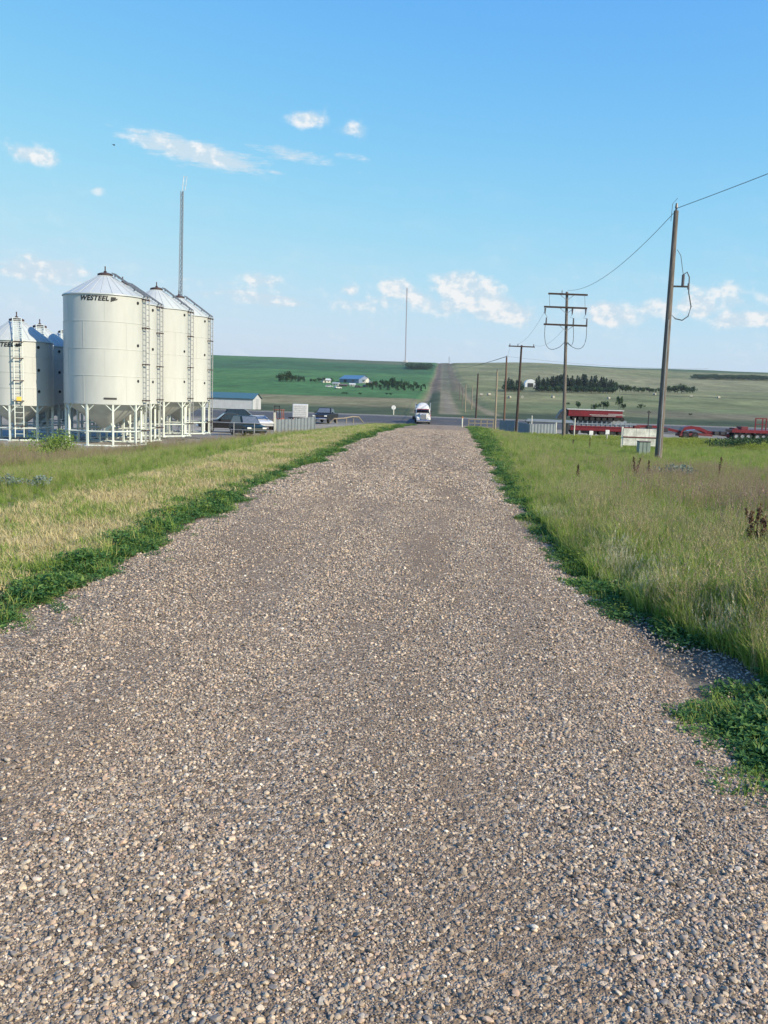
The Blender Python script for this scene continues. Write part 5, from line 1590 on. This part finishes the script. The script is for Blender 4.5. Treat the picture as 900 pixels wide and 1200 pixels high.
def broad_mesh(seed, w_=.42, n=520):
    r = random.Random(seed); mb = MB(); cl = [(Vector((r.gauss(0, .5) * w_, r.gauss(0, .5) * w_, r.uniform(.35, .85))), r.uniform(.13, .24)) for _ in range(9)]
    for k in range(n):
        c0, rr = r.choice(cl); u_ = Vector((r.gauss(0, 1), r.gauss(0, 1), r.gauss(0, 1))).normalized(); c = c0 + u_ * rr * r.random()**.35
        d = (u_ + Vector((r.gauss(0, .6), r.gauss(0, .6), r.gauss(0, .6)))).normalized(); s_ = d.cross(Vector((r.gauss(0, 1), r.gauss(0, 1), 1))).normalized(); l = .055 * r.uniform(.6, 1.5)
        mb.add([c - d * l, c + s_ * l * .7, c + d * l, c - s_ * l * .7], [(0, 1, 2, 3)])
    return mb


def make_tree(kind, seed, loc):
    nm = 'spruce_tree' if kind == 'fir' else 'broadleaf_tree'
    t = thing(nm, loc, 0, 'x', 'tree', 'g')
    (fir_mesh(seed) if kind == 'fir' else broad_mesh(seed)).build('crown', fir_l if kind == 'fir' else dec_l, t)
    tr = MB(); tr.tube([(0, 0, -.04), (.005, 0, .45), (0, 0, .92 if kind == 'fir' else .6)], [.028, .018, .004], 6)
    if kind != 'fir':
        for a in range(5): tr.tube([(0, 0, .25 + .05 * a), (.16 * cos(a * 1.3), .16 * sin(a * 1.3), .5 + .04 * a)], [.014, .005], 5)
    tr.build('trunk', bark, t)
    return t


protos = {}
for kd in ('fir', 'broad'):
    protos[kd] = []
    for s_ in range(4):
        t = make_tree(kd, s_ + 3, (0, 0, 0)); protos[kd].append([t, tree_of(t), False])


def tree(kd, px, pyb, Y, hgt, wsc, label, group, seed=None):
    q = at(px, pyb, Y); pr_ = protos[kd][random.randrange(4)]
    loc = (q.x, Y, h(q.x, Y) - .1); rz = random.uniform(0, 6.28); sc_ = (hgt * wsc, hgt * wsc, hgt)
    if not pr_[2]:
        t = pr_[0]; t.location = loc; t.rotation_euler = (0, 0, rz); t.scale = sc_; pr_[2] = True
    else: t = copy_tree(pr_[0], loc, rz, scale=sc_, ks=pr_[1])
    t['label'] = label; t['group'] = group
    return t


def gy(px, py):
    return G(px, py, 195).y


lb1 = 'dark spruce tree in the long shelterbelt row on the right hillside'; g1 = 'spruce trees of the right shelterbelt'
for k in range(64):
    px = 592 + k * 2.0 + random.uniform(-.6, .6)
    if 613 < px < 626: continue
    yb = 457.5 + (px - 592) * .022; Yb = gy(px, yb) + random.uniform(-6, 6)
    top_h = np.interp(px, [590, 600, 612, 628, 640, 700, 722], [14, 15, 13, 17, 20, 19, 13]) * random.uniform(.72, 1.08)
    tree('fir', px, yb, Yb, top_h * Yb / F, 1.0, lb1, g1)
for k in range(16):
    px = 594 + k * 8.3 + random.uniform(-2, 2); yb = 458 + (px - 592) * .022; Yb = gy(px, yb) - 12
    if 611 < px < 628: continue
    tree('broad', px, yb, Yb, 8 * Yb / F, 1.3, 'low bushy tree in front of the spruce shelterbelt', 'low bushes before the spruces')
lb2 = 'low dark broadleaf tree at the right end of the shelterbelt'; g2 = 'low trees at the shelterbelt end'
for k in range(26):
    px = 722 + k * 3.6 + random.uniform(-1, 1); yb = 459.5 + (px - 720) * .018; Yb = gy(px, yb)
    hp = np.interp(px, [720, 740, 762, 785, 800, 815], [11, 8, 6.5, 9.5, 10, 7]) * random.uniform(.7, 1.1)
    tree('broad', px, yb, Yb, hp * Yb / F, 1.1, lb2, g2)
for px, yb, hp, ws, lb in [(678, 480, 10, .9, 'small tree above the stacked red deck, left of three'), (697, 481, 8, 1.1, 'small bushy tree above the middle of the red deck'),
                       (707, 481, 12, 1.1, 'rounded tree above the red deck, widest of three'), (725, 480, 17, .5, 'tall thin sparse tree behind the red deck end'), (730, 481, 9, .7, 'short tree close beside the tall thin one'),
                       (751, 479, 6, 1.3, 'flat topped bush alone in the pasture right of the red deck'), (665, 475, 4, 1.4, 'low bush in the pasture just right of the crossarm pole'), (809, 487, 3, 1.6, 'tiny bush in the pasture right of the service pole')]:
    Yb = gy(px, yb); tree('broad', px, yb, Yb, hp * Yb / F, ws, lb, 'single bushes in the pasture')
lb3 = 'dark tree in the small clump left of the farmyard'; g3 = 'tree clump left of the farm'
for k in range(13):
    px = 327 + k * 2.5 + random.uniform(-.8, .8); yb = 447.3; Yb = gy(px, yb)
    tree('broad' if k % 3 else 'fir', px, yb, Yb, np.interp(k, [0, 4, 8, 12], [9, 12, 8.5, 7]) * random.uniform(.8, 1.05) * Yb / F, .85, lb3, g3)
lb4 = 'dark tree in the long farmyard shelterbelt right of the blue roofed barn'; g4 = 'trees right of the farm'
for k in range(30):
    px = 430 + k * 2.35 + random.uniform(-1, 1); yb = 453 + (k % 4) * 1.2 + (px - 430) * .03; Yb = gy(px, yb)
    hp = np.interp(px, [430, 448, 456, 474, 500], [7, 8, 12, 10, 5.5]) * random.uniform(.7, 1.1)
    tree('fir' if k % 2 else 'broad', px, yb, Yb, hp * Yb / F, .95, lb4, g4)
for k, px in enumerate((364, 369, 374, 380, 388)):
    yb = 449; Yb = gy(px, yb) + 8; tree('broad', px, yb, Yb, 5.5 * random.uniform(.8, 1.2) * Yb / F, 1.1, 'small tree at the left side of the farmyard', 'trees at the farmyard left side')
for k, px in enumerate((402, 406, 422, 453, 458)):
    yb = 462 + .3 * k; Yb = gy(px, yb); tree('broad', px, yb, Yb, 3.0 * Yb / F, 1.6, 'low bush alone in the green field below the farm', 'bushes in the green field')
for pr in protos['fir'] + protos['broad']:
    if not pr[2]:
        tree_ = pr[0]
        for ch, _ in pr[1]: bpy.data.objects.remove(ch)
        bpy.data.objects.remove(tree_)

# wooded line on the far right ridge: one far mass
P = []
r = np.random.default_rng(77); WR = gy(860, 444.5); WL = gy(492, 431.5)
for k in range(420):
    px = 812 + 150 * r.random(); Yb = WR + r.uniform(-40, 40); q = at(px, 441, Yb); P.append((q.x, Yb, h(q.x, Yb)))
for k in range(260):
    px = 478 + 26 * r.random(); Yb = WL + r.uniform(-60, 60); q = at(px, 428, Yb); P.append((q.x, Yb, h(q.x, Yb)))
P = np.array(P); n = len(P)
fw = [mesh_only(broad_mesh(90 + i, .5, 220), 'wood_%d' % i, [dec_l]) for i in range(3)]
fcol = source_collection('wood_sources', fw)
sc_ = r.uniform(3, 7, n)
tag(scatter('woods', P, np.stack([0 * P[:, 0], 0 * P[:, 0], r.uniform(0, 6, n)], -1), np.stack([sc_ * 1.6, sc_ * 1.6, sc_], -1), r.integers(0, 3, n), fcol, dec_l), 'dark scrub and woods in the folds of the far ridge', 'woods', kind='stuff')

# ------------------------------------------------------------------ farm buildings
def gable_house(px, pyb, wpx, hpx, rpx, dep, wallm, roofm, name, label, cat, rz=0., door=True, group=None):
    Y = gy(px, pyb); q = at(px, pyb, Y); gz = h(q.x, Y); k = Y / F
    t = thing(name, (q.x, Y, gz), rz, label, cat, group)
    w_, z1, z2 = wpx * k, hpx * k, rpx * k
    MB().add([(-w_ / 2, 0, -1), (w_ / 2, 0, -1), (w_ / 2, dep, -1), (-w_ / 2, dep, -1), (-w_ / 2, 0, z1), (w_ / 2, 0, z1), (w_ / 2, dep, z1), (-w_ / 2, dep, z1), (w_ / 2, dep / 2, z2 - .1), (-w_ / 2, dep / 2, z2 - .1)],
             [(0, 1, 5, 4), (1, 2, 6, 8, 5), (2, 3, 7, 6), (3, 0, 4, 9, 7)]).build('wall', wallm, t)
    MB().add([(-w_ / 2 - .5, -.6, z1 - .25), (w_ / 2 + .5, -.6, z1 - .25), (w_ / 2 + .5, dep / 2, z2), (-w_ / 2 - .5, dep / 2, z2), (-w_ / 2 - .5, dep + .6, z1 - .25), (w_ / 2 + .5, dep + .6, z1 - .25)], [(0, 1, 2, 3), (3, 2, 5, 4)]).build('roof', roofm, t)
    if door:
        MB().box((-w_ * .2, -.08, z1 * .4), (w_ * .14, .12, z1 * .8)).build('door', dark, t)
        MB().box((w_ * .2, -.08, z1 * .5), (w_ * .1, .12, z1 * .3)).build('window', glassd, t)
    return t


bw = mat('barn_white', (.62, .60, .54), .6, var=.05); br_ = mat('barn_roof', (.10, .22, .33), .4, .3, var=.08); gr2 = mat('roof_grey', (.34, .36, .38), .5); rr_ = mat('roof_brown', (.13, .10, .09), .7)
gable_house(409, 448.6, 26, 4.6, 9.2, 17, mat('barn_side', (.16, .22, .32), .5), br_, 'barn', 'long barn with blue metal roof in the farmyard on the hill', 'barn', rz=radians(-24))
gable_house(424, 449.0, 9, 4.4, 6.8, 12, bw, gr2, 'barn', 'pale gable fronted barn joined to the right of the blue roofed one', 'barn', rz=radians(-10))
gable_house(383, 448.5, 9, 3.2, 5.0, 9, bw, mat('roof_pale', (.62, .62, .60), .5), 'farm_shed', 'small white shed at the left of the farmyard', 'shed', rz=radians(14))
gable_house(393, 451.5, 7, 2.4, 3.6, 7, bw, gr2, 'farm_shed', 'low white shed below the blue roofed barn', 'shed', rz=radians(-5))
gable_house(413, 452.5, 6, 2.2, 3.4, 6, bw, mat('roof_pale', (.6, .6, .6)), 'farm_shed', 'tiny white shed below the gable fronted barn', 'shed', rz=radians(8))
gable_house(437, 451.5, 8, 2.6, 4.2, 7, mat('shed_brown', (.10, .08, .07), .8), rr_, 'farm_shed', 'dark brown shed at the right of the farmyard', 'shed')
gable_house(402, 452.8, 9, 1.8, 3.0, 6, mat('shed_brown', (.1, .08, .07)), rr_, 'farm_shed', 'low dark shed in front of the blue roofed barn', 'shed', rz=radians(4))
for k, (px, py, cm, lb) in enumerate([(386, 454, wht, 'white car parked below the small white farm shed'), (420, 454.5, blk, 'dark car parked below the gable fronted barn'), (396, 455.5, wht, 'white car parked lowest in the farmyard'), (428, 454, blu, 'navy car parked at the right of the farmyard')]):
    Yb = gy(px, py); q = at(px, py, Yb); car((q.x, Yb, h(q.x, Yb)), .4 * k, cm, lb, 'cars in the farmyard')
# quonset in the shelterbelt
Yb = gy(621, 453.5); q = at(621, 453.5, Yb); gz = h(q.x, Yb); k = Yb / F
t = thing('quonset_shed', (q.x, Yb - 4, gz), 0, 'white arched shed with dark doorway among the spruces', 'shed')
ar = [(6.2 * k * cos(a), 2.2 * k + 6.8 * k * sin(a)**.8 * .95) for a in np.linspace(0, pi, 17)]
MB().prism([(6.2 * k, -.5)] + ar + [(-6.2 * k, -.5)], 0, 14).build('shell', mat('quonset_white', (.72, .74, .76), .45), t)
MB().box((0, -.1, 2.1 * k), (6.4 * k, .2, 4.4 * k)).build('doorway', mat('door_dark', (.03, .035, .04), .8), t)
# hay bales
for k, (px, py) in enumerate(((564, 464), (573, 463.5), (597, 467), (612, 466.5), (648, 466.5), (767, 463), (810, 466), (842, 467), (713, 468))):
    Yb = gy(px, py); q = at(px, py, Yb); R_ = .7
    o = MB().cyl((-.8, 0, R_ * .93), (.8, 0, R_ * .93), R_, n=18).build('hay_bale', mat('bale', (.40, .38, .31), .9)); o.location = (q.x, Yb, h(q.x, Yb)); o.rotation_euler = (0, 0, .5 * k)
    tag(o, 'pale round hay bale lying in the right pasture', 'hay bale', 'hay bales in the pasture')

# bird in flight
q = at(133, 170, 40); t = MB()
t.tube([(-.16, 0, 0), (-.08, 0, .01), (.05, 0, .012), (.13, 0, .0), (.17, 0, 0)], [.004, .03, .038, .022, .004], 8)
for s_ in (-1, 1): t.add([(-.04, s_ * .02, .02), (.08, s_ * .02, .02), (.05, s_ * .2, .09), (-.04, s_ * .34, .05), (-.06, s_ * .18, .07)], [(0, 1, 2, 3, 4)])
t.add([(-.14, .01, 0), (-.14, -.01, 0), (-.25, -.05, 0), (-.25, .05, 0)], [(0, 1, 2, 3)])
o = t.build('bird', black); o.location = q; o.scale = (.45, .45, .45); o.rotation_euler = (.2, .3, .8); tag(o, 'small dark bird flying above the grain bins', 'bird')

# ------------------------------------------------------------------ air
m = bpy.data.materials.new('air'); m.use_nodes = True; nt = m.node_tree; nt.nodes.clear()
v_ = nt.nodes.new('ShaderNodeVolumePrincipled'); v_.inputs['Color'].default_value = (.78, .87, .96, 1); v_.inputs['Density'].default_value = .00008; v_.inputs['Anisotropy'].default_value = .2
o_ = nt.nodes.new('ShaderNodeOutputMaterial'); nt.links.new(v_.outputs[0], o_.inputs['Volume'])
o = MB().box((0, 3400, -20), (37000, 7400, 420)).build('haze', m); tag(o, kind='stuff'); tag(o, 'thin pale air over the fields', 'haze')
S.cycles.volume_bounces = 0; S.cycles.volume_max_steps = 64
